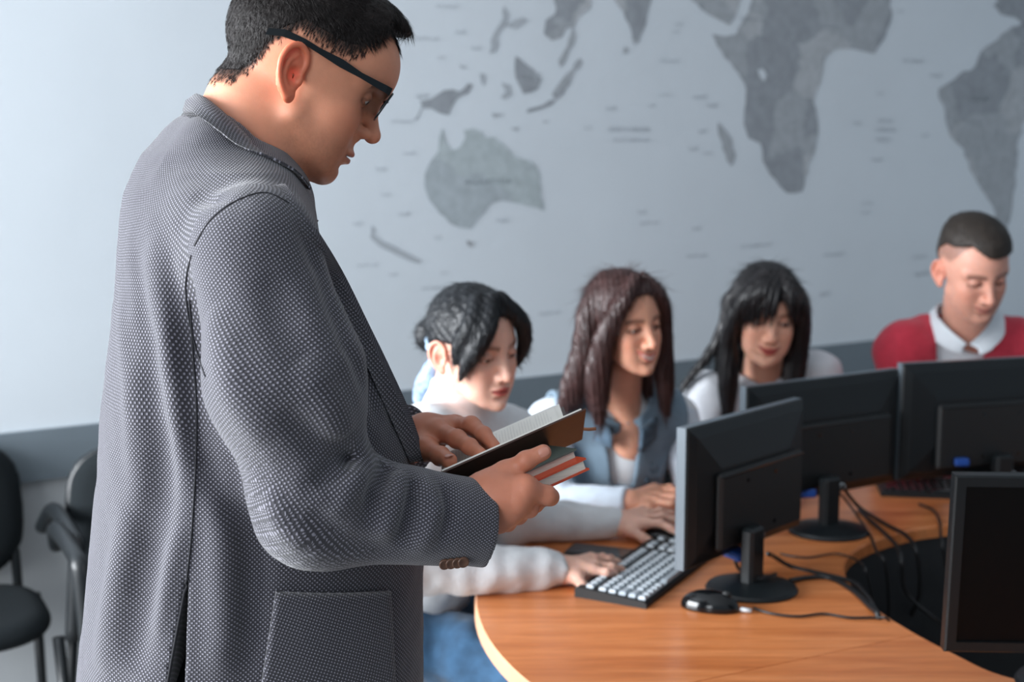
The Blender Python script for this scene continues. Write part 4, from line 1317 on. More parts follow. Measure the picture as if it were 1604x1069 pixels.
# jacket surface coordinates in metres, for the woven dots
ax_pts = np.array(catmull([SH + (SH - UA) * 1.1, SH, UA, EL, (EL + CU) / 2, CU + cn * .02], 10))
_seg = np.linspace(0, len(ax_pts) - 1, 60); ax_pts = np.stack([np.interp(_seg, np.arange(len(ax_pts)), ax_pts[:, i]) for i in range(3)], 1)
for _ in range(150): ax_pts[1:-1] = (ax_pts[:-2] + ax_pts[2:] + 2 * ax_pts[1:-1]) / 4
ax_len = np.concatenate([[0], np.cumsum(np.linalg.norm(np.diff(ax_pts, axis=0), axis=1))])
pn = np.cross(UA - EL, CU - EL); pn /= np.linalg.norm(pn)
e1_ = (CU - EL) / np.linalg.norm(CU - EL); E12 = np.stack([e1_, np.cross(pn, e1_)], 1)
def sleeve_uv(P_):
    d2 = ((P_[:, None, :] - ax_pts[None]) ** 2).sum(2); i = np.clip(d2.argmin(1), 0, len(ax_pts) - 2)
    best_t = np.zeros(len(P_)); best_i = i.copy(); bd = np.full(len(P_), 9.)
    for di in (-1, 0):
        j = np.clip(i + di, 0, len(ax_pts) - 2)
        a = ax_pts[j]; ab = ax_pts[j + 1] - a
        t = np.clip(((P_ - a) * ab).sum(1) / (ab * ab).sum(1), 0, 1)
        q = P_ - a - ab * t[:, None]; dd = (q * q).sum(1)
        m = dd < bd; bd = np.where(m, dd, bd); best_t = np.where(m, t, best_t); best_i = np.where(m, j, best_i)
    a = ax_pts[best_i]; ab = ax_pts[best_i + 1] - a; q = P_ - a - ab * best_t[:, None]
    T = ab / np.linalg.norm(ab, axis=1, keepdims=True)
    n1 = pn - T * (T @ pn)[:, None]; n1 /= np.linalg.norm(n1, axis=1, keepdims=True)
    n2 = np.cross(T, n1)
    u = np.arctan2((q * n2).sum(1), -(q * n1).sum(1)) * 0.068
    A = a + ab * best_t[:, None]
    return u, np.concatenate([A @ E12, n2 @ E12], 1), 2 * math.pi * 0.068
def torso_uv(P_):
    cx = np.interp(P_[:, 2], Lz[::-1], Lcx[::-1])
    dx = P_[:, 0] - cx; dy = P_[:, 1] - TD
    u = np.arctan2(dx, -dy) * 0.19
    return u, P_[:, 2] - np.clip((P_[:, 2] - 1.28) / .28, 0, 1) * .5 * np.sqrt(dx * dx + dy * dy), 2 * math.pi * 0.19
def face_uv(V, Q):
    cen = V[Q].mean(1).astype(f4)
    isl = sleeve_base(cen) < jacket_base(cen)
    UVs = np.zeros((len(Q), Q.shape[1], 2))
    for sel, fn in ((isl, sleeve_uv), (~isl, torso_uv)):
        if not sel.any(): continue
        ids = np.unique(Q[sel]); u, v, per = fn(V[ids])
        m = np.zeros(len(V), int); m[ids] = np.arange(len(ids))
        uu = u[m[Q[sel]]]; vv = v[m[Q[sel]]]
        hi = uu.max(1, keepdims=True)
        uu = np.where(hi - uu > per / 2, uu + per, uu)
        if vv.ndim == 3:
            UVs[sel] = vv[..., :2] + vv[..., 2:] * uu[..., None]; continue
        UVs[sel, :, 0] = uu; UVs[sel, :, 1] = vv
    return UVs.reshape(-1, 2)
jk = big_mesh('jacket', JV, JQ, M_tweed, man, uv=face_uv(JV, JQ))
jk['label'] = 'grey tweed jacket with pale woven dots'
# collar and lapel -----------------------------------------------------------
def strip(name, rows, m, parent, thick=0.003, uvscale=True):
    """rows: list of equally long point lists -> closed thin solid"""
    A = np.array(rows); nr, nc = A.shape[:2]
    N_ = np.zeros_like(A)
    du = np.gradient(A, axis=1); dv = np.gradient(A, axis=0)
    N_ = np.cross(du, dv); N_ /= np.linalg.norm(N_, axis=2, keepdims=True) + 1e-9
    V = np.concatenate([A.reshape(-1, 3), (A + N_ * thick).reshape(-1, 3)])
    Q = []; n = nr * nc
    for i in range(nr - 1):
        for j in range(nc - 1):
            a = i * nc + j
            Q.append((a, a + 1, a + nc + 1, a + nc)); Q.append((n + a, n + a + nc, n + a + nc + 1, n + a + 1))
    for i in range(nr - 1):
        for j, s in ((0, 1), (nc - 1, -1)):
            a = i * nc + j; q = (a, a + nc, n + a + nc, n + a); Q.append(q if s > 0 else q[::-1])
    for j in range(nc - 1):
        for i, s in ((0, -1), (nr - 1, 1)):
            a = i * nc + j; q = (a, a + 1, n + a + 1, n + a); Q.append(q[::-1] if s > 0 else q)
    Q = np.array(Q)
    ul = np.concatenate([[0], np.cumsum(np.linalg.norm(np.diff(A, axis=1), axis=2).mean(0))])
    vl = np.concatenate([[0], np.cumsum(np.linalg.norm(np.diff(A, axis=0), axis=2).mean(1))])
    uvp = np.stack(np.meshgrid(vl, ul, indexing='ij'), -1).reshape(-1, 2)[:, ::-1]
    uvp = np.concatenate([uvp, uvp])
    c45 = math.cos(.5); s45 = math.sin(.5)
    uvp = np.stack([uvp[:, 0] * c45 - uvp[:, 1] * s45, uvp[:, 0] * s45 + uvp[:, 1] * c45], 1)
    return big_mesh(name, V, Q, m, parent, uv=uvp[Q].reshape(-1, 2))
def project(sdf, P, it=6, off=0.0):
    P = np.array(P, float)
    for _ in range(it):
        p = P.astype(f4); d0 = sdf(p)
        g = np.stack([sdf(p + V3(np.eye(3)[i] * .002)) - d0 for i in range(3)], 1) / .002
        P = P - ((d0 - off) / ((g * g).sum(1) + 1e-6))[:, None] * g
    return P
ringc = at(381, 222, 1.548)
e1 = at(446, 288, 1.53) - at(316, 162, 1.56); e1l = np.linalg.norm(e1) / 2; e1 /= np.linalg.norm(e1)
lat = np.array([math.sin(yaw_m), -math.cos(yaw_m), 0]); lat = lat - e1 * lat.dot(e1); lat /= np.linalg.norm(lat)
upn = np.cross(e1, lat); upn = upn if upn[2] > 0 else -upn
rows = [[] for _ in range(6)]
for k in range(53):
    th = math.radians(-152 + 304 * k / 52)                       # opens at the throat
    dr = -e1 * math.cos(th) * e1l + lat * math.sin(th) * 0.070
    top = ringc + dr
    out = dr / np.linalg.norm(dr)
    dn = np.array([0, 0, -1.0])
    hgt = 0.036 + 0.012 * math.cos(th)
    low = top + out * 0.022 + dn * hgt
    rows[0].append(top - upn * 0.03 - out * 0.004); rows[1].append(top - upn * 0.010 - out * 0.002)
    rows[2].append(top); rows[3].append(top + out * 0.006 - upn * 0.003)
    rows[4].append(top * .5 + low * .5 + out * 0.006); rows[5].append(low)
lowP = project(jacket, rows[5], 5, 0.006); rows[5] = list(lowP)
rows[4] = list((np.array(rows[3]) + lowP) / 2 + np.array([(r - ringc) / np.linalg.norm(r - ringc) * .004 for r in rows[4]]))
col_o = strip('collar', rows, M_tweed, jk, 0.003)
def surf_line(pxs, off, base=jacket):
    P, ok = march(base, pxs); return project(base, P, 3, off)
inn_px = catmull([(418, 296, 0), (455, 350, 0), (500, 428, 0), (545, 515, 0), (585, 602, 0), (622, 684, 0), (640, 725, 0)], 6)
inP = surf_line([(q[0], q[1]) for q in inn_px], 0.002, jacket_base)
out_px = catmull([(447, 288, 0), (484, 340, 0), (534, 420, 0), (578, 508, 0), (613, 580, 0), (645, 652, 0), (668, 722, 0)], 6)
oP = np.array([at(q[0], q[1], i_[1] + 0.030) for q, i_ in zip(out_px, inP)])
mid = (inP + oP) / 2 + np.array([0.006, -0.008, 0.002])
strip('lapel', [inP, mid, oP], M_tweed, jk, -0.003)
def seam(pxs, r=0.0011, base=jacket, parent=None, name='seam', off=0.0003, m=None):
    P = surf_line([(q[0], q[1]) for q in catmull([(x, y, 0) for x, y in pxs], 8)], off, base)
    b = MB(); b.tube(list(P), r, 6); return b.build(name, m or M_seam, parent or jk, True)
seam([(297, 470), (303, 560), (308, 640), (306, 740), (300, 840), (293, 905)])
seam([(305, 385), (330, 345), (370, 315), (415, 302), (452, 318)], 0.0008)
seam([(293, 903), (277, 985), (262, 1067), (250, 1140)], 0.0016, off=0.0006)
seam([(300, 400), (291, 450), (300, 520), (322, 590)], 0.001)
# patch pocket
gx_, gy_ = 22, 18
pk = []
for j in range(gy_ + 1):
    y = 924 + (1120 - 924) * j / gy_; row = []
    for i in range(gx_ + 1):
        t = i / gx_; x0 = 431 - 0.155 * (y - 924); x1 = 604 + 0.05 * (y - 924)
        row.append((x0 + (x1 - x0) * t, y + (3 * math.sin(t * 3.1))))
    pk.append(row)
flat = [q for r_ in pk for q in r_]
PP = surf_line(flat, 0.0035, jacket_base).reshape(gy_ + 1, gx_ + 1, 3)
def smoothA(A, it):
    for _ in range(it):
        B = A.copy(); B[1:-1] = (A[:-2] + A[2:] + 2 * A[1:-1]) / 4; A = B
        B = A.copy(); B[:, 1:-1] = (A[:, :-2] + A[:, 2:] + 2 * A[:, 1:-1]) / 4; A = B
    return A
PP = smoothA(PP, 3)
strip('patch_pocket', list(PP), M_tweed, jk, -0.006)
for edge in ([(438, 935), (424, 1000), (410, 1069)], [(431, 934), (520, 938), (604, 934)]):
    pass
# cuff buttons
for (x, y) in [(696, 881), (706, 880), (716, 879), (725, 878)]:
    P, ok = march(sleeve, [(x, y)]); p = P[0]
    g = np.stack([sleeve((p + np.eye(3)[i] * .003)[None].astype(f4)) for i in range(3)], 1)[0] - sleeve(p[None].astype(f4)); g = g / np.linalg.norm(g); g0 = g; g = g * .45 + np.array([0, -.9, .1]); g = g / np.linalg.norm(g); p = p + g0 * .0015
    T = Matrix.Translation(p + g * 0.001) @ Vector(g).to_track_quat('Z', 'Y').to_matrix().to_4x4() @ Matrix.Rotation(0.25, 4, 'Y')
    b = MB(); b.lathe((0, 0, 0), [(0.003, -.001), (0.0060, 0), (0.0064, 0.0018), (0.0054, 0.003), (0.0042, 0.0022), (0.0002, 0.002)], 20)
    o = b.build('button', mat('horn_button', srgb(92, 64, 50), 0.3, noise=0.3, nscale=200), jk, True); o.matrix_basis = T

# --- head
def hairline(x): return np.interp(x, [-11, -8, -6.3, -5.3, -4.2, -2.2, 0, 3, 4.7, 5.9, 6.6, 7.4, 9.5], [-4.9, -4.7, -4.0, -1.9, 2.0, 4.2, 4.1, 4.0, 4.7, 6.6, 7.6, 8.6, 9.0])
Rm = rot(12 * D2R, 27 * D2R, 0.0)
ear = at(470, 120, 1.50)
Om = ear - Rm @ np.array([0, -0.073, -0.005])
nb_h = to_head(Om, Rm, 1.0, at(352, 285, 1.55)); nt_h = to_head(Om, Rm, 1.0, at(398, 170, 1.565))
th_h = to_head(Om, Rm, 1.0, at(415, 255, 1.55))
PM = dict(earred=.7, fore=0.95, chinx=-.75, nz=.45, scalp=lambda v: np.clip((v[:, 2] - hairline(v[:, 0]) + .5) / 1.3, 0, 1) * .9, stubble=0.52, open=0.30, lid=0.25, brow=0.9, lash=.7, lips=.6, lipcol=srgb(170, 100, 88), nose=1.02, jaw=1.05,
          tone=srgb(210, 144, 114)[:3], neck=[(nt_h, nb_h, 5.6, 6.4, 2.5), (nt_h, th_h, 5.0, 4.6, 2.0)])
W, Q, c = head_mesh(Om, Rm, 1.0, PM, 0.18, (-17, -11, -24), (13.5, 11, 14))
parts_m = [(W, Q, c)]
skinc = np.array(srgb(190, 122, 96)[:3])
# --- right hand, gripping the closed books from below
def K(px, py, Y): return at(px, py, Y)
wr = K(752, 795, 1.405)
fin = [
    ([K(792, 742, 1.41), K(824, 722, 1.403), K(851, 709, 1.405)], [.0125, .0098, .0088]),                      # thumb
    ([K(822, 764, 1.385), K(857, 776, 1.395), K(862, 779, 1.425), K(840, 765, 1.455)], [.0115, .0096, .0088, .0078]),
    ([K(812, 786, 1.382), K(829, 797, 1.398), K(838, 790, 1.43), K(820, 772, 1.46)], [.011, .0092, .0088, .0078]),
    ([K(798, 803, 1.388), K(812, 808, 1.41), K(815, 800, 1.44), K(800, 782, 1.465)], [.0105, .009, .0084, .0075]),
    ([K(783, 816, 1.398), K(795, 820, 1.42), K(798, 812, 1.445), K(785, 796, 1.465)], [.010, .0085, .0078, .007]),
]
palm = [(wr, K(775, 778, 1.395), .029, .024), (K(775, 778, 1.395), fin[1][0][0], .024, .014), (K(772, 785, 1.395), fin[2][0][0], .022, .013),
        (K(770, 790, 1.40), fin[3][0][0], .021, .012), (K(768, 800, 1.405), fin[4][0][0], .020, .012), (K(768, 765, 1.41), fin[0][0][0], .022, .0135),
        (EL, wr, .040, .027)]
hs = hand_sdf(fin, palm, 0.008)
lo_, hi_ = bounds([q for f_ in fin for q in f_[0]] + [wr, K(735, 800, 1.40)], 0.035)
V, Qh = surface(hs, lo_, hi_, 0.0016); parts_m.append((V, Qh, skinc))
# --- left hand, resting on the page
wl = K(640, 690, 1.62)
finl = [
    ([K(668, 704, 1.53), K(690, 715, 1.50), K(704, 722, 1.475)], [.0125, .0105, .0092]),                      # thumb
    ([K(686, 676, 1.56), K(716, 688, 1.52), K(736, 700, 1.495), K(753, 712, 1.475)], [.0125, .0105, .0090, .0076]),
    ([K(706, 668, 1.58), K(738, 666, 1.545), K(758, 681, 1.52), K(774, 699, 1.50)], [.0115, .0098, .0086, .0074]),
    ([K(712, 666, 1.61), K(742, 668, 1.59), K(756, 684, 1.56), K(762, 697, 1.535)], [.011, .0092, .0082, .007]),
    ([K(712, 668, 1.635), K(738, 672, 1.63), K(750, 684, 1.61), K(756, 695, 1.59)], [.010, .0085, .0076, .0066]),
]
palml = [(wl, K(668, 680, 1.58), .027, .023), (K(668, 680, 1.58), finl[1][0][0], .022, .014), (K(668, 680, 1.59), finl[2][0][0], .021, .0125),
         (K(670, 680, 1.60), finl[3][0][0], .020, .012), (K(670, 682, 1.61), finl[4][0][0], .018, .011), (K(655, 690, 1.58), finl[0][0][0], .020, .014),
         (ELf, wl, .038, .026)]
hl = hand_sdf(finl, palml, 0.008)
lo_, hi_ = bounds([q for f_ in finl for q in f_[0]] + [wl], 0.035)
V, Qh = surface(hl, lo_, hi_, 0.0017); parts_m.append((V, Qh, skinc))
# --- trunk, arms and legs under the clothes
HIPm = at(395, 1120, 1.57)
def trunk(p):
    d = cap(p, NB + np.array([-.035, .01, -.15]), at(350, 620, 1.57), .085, .10)
    d = smin(d, cap(p, at(350, 620, 1.57), HIPm, .10, .11), .05)
    for a_, e_, w_ in ((SH, EL, wr), (SHf, ELf, wl)):
        d = smin(d, cap(p, NB + np.array([-.03, 0, -.09]), a_, .042, .042), .03)
        d = smin(d, cap(p, a_, e_, .046, .038), .02); d = smin(d, cap(p, e_, w_, .038, .024), .02)
    for s_ in (-1, 1):
        h_ = HIPm + lat * 0.09 * s_; f_ = np.array([h_[0] + .02, h_[1] + .05 * s_, 0.09])
        d = smin(d, cap(p, h_, np.array([h_[0] + .02, h_[1], .48]), .075, .05), .03)
        d = smin(d, cap(p, np.array([h_[0] + .02, h_[1], .48]), f_, .05, .035), .02)
    d = smin(d, cap(p, NB + np.array([-.03, 0, -.14]), NB + np.array([-.01, 0, -.02]), .055, .046), .02)
    return d
V, Qh = surface(trunk, (-.65, 1.2, .05), (.02, 1.95, 1.6), 0.014); parts_m.append((V, Qh, skinc))
Vb, Qb, cb = join_parts(parts_m)
body = big_mesh('body', Vb, Qb, M_skin, man, colors=cb)
eyes(Om, Rm, 1.0, man, look=(0.0, 0.45))
M_nailm = mat('thumb_nail', srgb(186, 126, 108), 0.25, noise=0.03)
tn = (np.array(fin[0][0][2]) - fin[0][0][1]); nail(np.array(fin[0][0][2]) + tn / np.linalg.norm(tn) * .0015 + np.array([-.001, -.0100, .0022]), tn, (-0.1, -1, .25), .010, .012, man, M_nailm)
tn = (np.array(finl[0][0][2]) - finl[0][0][1]); nail(np.array(finl[0][0][2]) + np.array([0, -.0068, .0092]), tn, (0.1, -.6, .8), .010, .012, man, M_nailm)

# --- trousers and shoes (below the picture)
M_trou = mat('dark_trousers', srgb(36, 38, 46), 0.9, noise=0.15, nscale=200)
M_shoe = mat('black_leather', srgb(18, 17, 17), 0.3)
def trousers(p):
    d = cap(p, HIPm + lat * .07, HIPm - lat * .07, .125, .125)
    for s_ in (-1, 1):
        h_ = HIPm + lat * 0.09 * s_; k_ = np.array([h_[0] + .02, h_[1], .48]); f_ = np.array([h_[0] + .02, h_[1] + .05 * s_, 0.10])
        d = smin(d, cap(p, h_, k_, .10, .08), .04); d = smin(d, cap(p, k_, f_, .08, .075), .03)
    return smax(d, .05 - p[:, 2], .01)
V, Qh = surface(trousers, (-.65, 1.2, .03), (.02, 1.95, 1.15), 0.012); big_mesh('trousers', V, Qh, M_trou, man)
for s_ in (-1, 1):
    h_ = HIPm + lat * 0.09 * s_; f_ = np.array([h_[0] + .02, h_[1] + .05 * s_, 0.0])
    fw = np.array([math.cos(yaw_m), math.sin(yaw_m), 0])
    def shoe(p):
        q = (p - V3(f_)) @ rot(yaw_m).astype(f4)
        d = smin(ell(q, (.09, 0, .03), (.14, .048, .045)), cap(q, (-.01, 0, .05), (-.01, 0, .10), .045, .045), .03)
        return smax(d, -q[:, 2], .004)
    V, Qh = surface(shoe, f_ - .25, f_ + .3, 0.008); big_mesh('shoe', V, Qh, M_shoe, man)

# --- hair
def cran(q):
    m = q.copy(); m[:, 1] = np.abs(m[:, 1])
    d = ell(m, (-0.7, 0, 4.3), (9.6, 7.45, 8.3))
    d = smin(d, ell(m, (2.6, 0, 0.2), (6.4, 6.3, 8.2)), 2.0)
    d = smin(d, ell(m, (3.4 + .95, 0, 4.2), (6.3, 6.3, 6.0)), 1.5)
    for (a, b_, ra, rb, k) in PM['neck']: d = smin(d, cap(q, a, b_, ra, rb), k)
    return d
def hthick(q):
    t = 0.20 + 1.1 * np.clip((q[:, 2] - 6.0) / 5.0, 0, 1)
    t += 1.3 * np.clip((q[:, 0] - 3) / 5, 0, 1) * np.clip((q[:, 2] - 8.2) / 2.5, 0, 1)
    return t
def mhair(q):
    d = cran(q) - hthick(q) * 0.85 - 0.06 * vnoise(q * np.array([0.5, 1.6, 1.2], f4), 1.3, 8)
    hl_ = hairline(q[:, 0]).astype(f4)
    edge = (hl_ + 1.25 - q[:, 2]) * 0.8
    d = smax(d, edge, 0.35)
    xl = 6.9 + 7 * np.clip((q[:, 1] + 3.6) / 3.0, 0, 1)
    d = smax(d, (q[:, 0] - xl).astype(f4), .5)
    return smax(d, -(cran(q) + 0.5), 0.1)
V, Q = surface(mhair, (-13, -10, -8), (13, 10, 17), 0.25)
Wc = Om + (V * .01) @ Rm.T
M_mh = hair_mat('dark_short_hair', srgb(30, 25, 24), 0.6, spec=.22)
hair_o = big_mesh('hair', Wc, Q, M_mh, man)
def grow(q):
    return np.stack([np.full(len(q), 1.0) * np.where(q[:, 2] > 6, 1.0, 0.1), 0 * q[:, 0], np.where(q[:, 2] > 8, 0.25, -1.0)], 1)
# strands on the whole hair area, reaching a little past the hairline
SV, SQ = surface(lambda q: cran(q) - 0.02, (-13, -10, -8), (13, 10, 17), 0.35)
rs = np.random.RandomState(3)
above = SV[:, 2] - hairline(SV[:, 0])
ok = (above > -0.9) & ((SV[:, 0] < 6.7) | (SV[:, 1] > -2.2))
SV = SV[ok]; ab = above[ok]
keepp = rs.rand(len(SV)) < np.clip((ab + 0.9) / 1.4, 0, 1)
SV = SV[keepp]
SN = normals_of(cran, SV)
hv, hq = strands(SV + SN * (hthick(SV.astype(f4)) * 0.85 * (ab[keepp] > 1.1))[:, None], SN, grow, lambda p: 0.55 + 0.9 * np.clip((p[:, 2] - 4) / 5, 0, 1), 0.05, 34000, 5, lift=0.16, segs=2)
o = big_mesh('hair_strands', Om + (hv * .01) @ Rm.T, hq, M_mh, hair_o); o['kind'] = 'stuff'
SV2 = V[(V[:, 2] > 7)]; SN2 = normals_of(mhair, SV2)
hv, hq = strands(SV2, SN2, lambda q: np.stack([np.where(q[:, 0] > 6, .45, 1.0), 0 * q[:, 0], np.where(q[:, 0] > 6, -1.0, -.05)], 1), 1.7, 0.09, 5500, 6, lift=0.04, segs=3)
o = big_mesh('hair_strands', Om + (hv * .01) @ Rm.T, hq, M_mh, hair_o); o['kind'] = 'stuff'

# --- glasses
M_gf = mat('black_glasses_frame', srgb(12, 18, 22), 0.3, spec=.3)
gl = big_mesh('glasses', np.zeros((0, 3)), np.zeros((0, 4), int), M_gf, man) if False else None
def HP(l): return [Om + Rm @ (np.array(p) * .01) for p in l]
def flat_bar(pts, w, h, name, m, parent):
    """bar of rectangular section in the head frame: w across y, h along z (lists allowed)"""
    vs = []; fs = []; n = len(pts)
    hs_ = h if hasattr(h, '__len__') else [h] * n
    for p, hh in zip(pts, hs_):
        for (a, b_) in ((-1, -1), (1, -1), (1, 1), (-1, 1)): vs.append((p[0], p[1] + a * w / 2, p[2] + b_ * hh / 2))
    for i in range(n - 1):
        for k in range(4): fs.append((i * 4 + k, i * 4 + (k + 1) % 4, (i + 1) * 4 + (k + 1) % 4, (i + 1) * 4 + k))
    fs.append((0, 3, 2, 1)); fs.append(tuple((n - 1) * 4 + k for k in range(4)))
    b = MB(); b.add(HP(vs), fs); return b.build(name, m, parent)
# front: two rims and a bridge
def rim(sy):
    cy, cz = 3.55 * sy, 1.15; pts = []
    for k in range(28):
        t = 2 * math.pi * k / 28
        sx = math.copysign(abs(math.cos(t)) ** 0.55, math.cos(t)) * 2.75; sz = math.copysign(abs(math.sin(t)) ** 0.6, math.sin(t)) * 1.75
        pts.append((10.15 + 0.16 * (cz + sz) - 0.06 * abs(cy + sx) ** 1.3 * .6, cy + sx, cz + sz))
    return pts
fr = None
b = MB(); pr = rim(1); b.tube(HP(pr + [pr[0]]), 0.0014, 6, False)
glasses = b.build('glasses', M_gf, man, True)
b = MB(); pr = rim(-1); b.tube(HP(pr + [pr[0]]), 0.0014, 6, False); b.build('rim', M_gf, glasses, True)
b = MB(); b.tube(HP([(10.25, -0.85, 1.9), (10.6, 0, 2.2), (10.25, 0.85, 1.9)]), 0.0017, 8); b.build('bridge', M_gf, glasses, True)
M_lens = mat('tinted_lens', srgb(150, 170, 180), 0.04, trans=0.85)
for sy in (-1, 1):
    pr = rim(sy); n = len(pr); c0 = np.mean(np.array(pr), axis=0)
    vs = HP([tuple(c0 + (0.1, 0, 0))] + pr + [tuple(c0 - (0.06, 0, 0))] + [tuple(np.array(q) - (.12, 0, 0)) for q in pr])
    fs = [(0, 1 + k, 1 + (k + 1) % n) for k in range(n)] + [(n + 1, n + 2 + (k + 1) % n, n + 2 + k) for k in range(n)]
    fs += [(1 + k, n + 2 + k, n + 2 + (k + 1) % n, 1 + (k + 1) % n) for k in range(n)]
    b = MB(); b.add(vs, fs); b.build('lens', M_lens, glasses)
    e = 7.55
    flat_bar([(9.85, 6.2 * sy, 2.75), (9.9, 6.9 * sy, 2.75), (9.3, 7.25 * sy, 2.75), (6.0, 7.45 * sy, 2.8), (3.5, e * sy, 2.95), (0.6, e * sy, 3.05), (-1.2, e * sy, 3.2), (-3.6, 7.35 * sy, 3.0), (-5.4, 7.1 * sy, 2.3)],
             0.22, [.9, .9, .85, .62, .95, .62, .6, .85, .8], 'temple_arm', M_gf, glasses)
# ------------------------------------------------------------------ books in his hands
M_cov = mat('brown_book_cover', srgb(66, 40, 30), 0.45, noise=0.15, nscale=60, bump=0.1, bscale=500)
M_page = mat('book_paper', srgb(236, 233, 226), 0.8, noise=0.03)
def pages_mat():
    m = mat('page_edges', srgb(226, 220, 208), 0.8, noise=0.12, nscale=6, stretch=(1, 1, 260))
    return m
M_pe = pages_mat()
M_orange = mat('orange_book_cover', srgb(206, 78, 44), 0.45, noise=0.08)
M_green = mat('grey_green_book_cover', srgb(88, 98, 92), 0.5, noise=0.1)
M_bluec = mat('blue_cover_panel', srgb(60, 110, 150), 0.5, noise=0.1)
M_print = mat('printed_text', srgb(212, 209, 205), 0.8)
A_ = at(690, 743, 1.43); B_ = at(918, 642, 1.52); SB = at(912, 689, 1.59); SA_ = SB + (A_ - B_)
F2B = at(893, 635, 1.72); F2A = F2B + (A_ - B_)
ob = empty('open_book', tuple(SA_)); tag(ob, 'open book with brown cover and white pages held over two closed books', 'book')
def slab(name, p00, p10, p01, th, m, root, bevel=0.0, nseg=10, bulge=0.0, bulge_dir=None):
    """parallelogram slab p00-p10 (u) p00-p01 (v), thickness th along the normal, optional arch"""
    p00, p10, p01 = map(np.array, (p00, p10, p01)); U = p10 - p00; Vv = p01 - p00
    n = np.cross(U, Vv); n /= np.linalg.norm(n)
    if bulge_dir is not None and n.dot(bulge_dir) < 0: n = -n
    vs = []; fs = []
    for i in range(nseg + 1):
        t = i / nseg; off = bulge * math.sin(math.pi * t) ** 0.8 if 0 < t < 1 else 0
        for (uu, k) in ((0, 0), (1, 0), (1, 1), (0, 1)):
            vs.append(p00 + U * uu + Vv * t + n * (off if k else off * (0.0 if th > .004 else 1)) + n * th * k)
    for i in range(nseg):
        for k in range(4): fs.append((i * 4 + k, i * 4 + (k + 1) % 4, (i + 1) * 4 + (k + 1) % 4, (i + 1) * 4 + k))
    fs.append((3, 2, 1, 0)); fs.append(tuple(nseg * 4 + k for k in range(4)))
    b = MB(); b.add(vs, fs); return b.build(name, m, root)
up_ = np.array([0, 0, 1.0]); u_b = (B_ - A_) / np.linalg.norm(B_ - A_)
slab('cover', A_, B_, SA_, 0.0022, M_cov, ob, bulge=0.0, bulge_dir=up_)
slab('cover', SA_, SB - u_b * .010, F2A, 0.0022, M_cov, ob, bulge_dir=up_)
ins = u_b * 0.004
nR = np.cross(B_ - A_, SA_ - A_); nR /= np.linalg.norm(nR); nR = nR if nR[2] > 0 else -nR
nL = np.cross(B_ - A_, F2A - SA_); nL /= np.linalg.norm(nL); nL = nL if nL[2] > 0 else -nL
eR = (SA_ - A_) / np.linalg.norm(SA_ - A_); eL = (F2A - SA_) / np.linalg.norm(F2A - SA_)
slab('page_block', A_ + nR * .0023 + ins + eR * .003, B_ + nR * .0023 - ins + eR * .003, SA_ + nR * .0023 + ins, 0.003, M_page, ob, bulge=0.004, bulge_dir=up_)
slab('page_block', SA_ + nL * .0023 + ins, SB + nL * .0023 - ins * 4, F2A + nL * .0023 + ins - eL * .004, 0.007, M_page, ob, bulge=0.006, bulge_dir=up_)
if False: slab('page', A_ + nR * .0085 + ins * 1.5 + eR * .004, B_ + nR * .0085 - ins * 1.5 + eR * .004, SA_ + nR * .0085 + ins * 1.5, 0.0003, M_page, ob, bulge=0.005, bulge_dir=up_)
slab('page', SA_ + nL * .0125 + ins * 1.5, SB + nL * .0125 - ins * 6, F2A + nL * .0105 + ins * 1.5 - eL * .006, 0.0003, M_page, ob, bulge=0.006, bulge_dir=up_)
# faint lines of print on the left page
b = MB()
Lp = np.linalg.norm(F2A - SA_); Lu = np.linalg.norm(B_ - A_)
rnd = random.Random(2)
for i in range(36):
    uu = 0.016 + i * (Lu - 0.05) / 35
    t0, t1 = 0.16, 0.86 - (rnd.random() * .3 if i % 6 == 5 else 0)
    a = t0
    while a < t1:
        w = min(rnd.uniform(.03, .08), t1 - a); 
        q = []
        for (t, du) in ((a, 0), (a + w * .85, 0), (a + w * .85, .0008), (a, .0008)):
            off = 0.0133 - 0.002 * t + 0.006 * math.sin(math.pi * t) ** 0.8
            q.append(SA_ + u_b * (uu + du) + (F2A - SA_) * t * .955 + nL * off)
        b.add(q, [(0, 1, 2, 3)]); a += w
o = b.build('printed_text', M_print, ob, fix=False); o['kind'] = 'stuff'
rb = MB(); q0_ = at(908, 672, 1.60); rb.tube([q0_ - u_b * .05, q0_, at(922, 673, 1.60), at(933, 672, 1.595)], 0.0022, 6); rb.build('bookmark_ribbon', mat('brown_ribbon', srgb(150, 96, 66), 0.7), ob, True)
v_b = np.cross([0, 0, 1.0], u_b); v_b /= np.linalg.norm(v_b); v_b = v_b * math.cos(.13) - np.array([0, 0, 1]) * math.sin(.13)
w_b = np.cross(u_b, v_b)
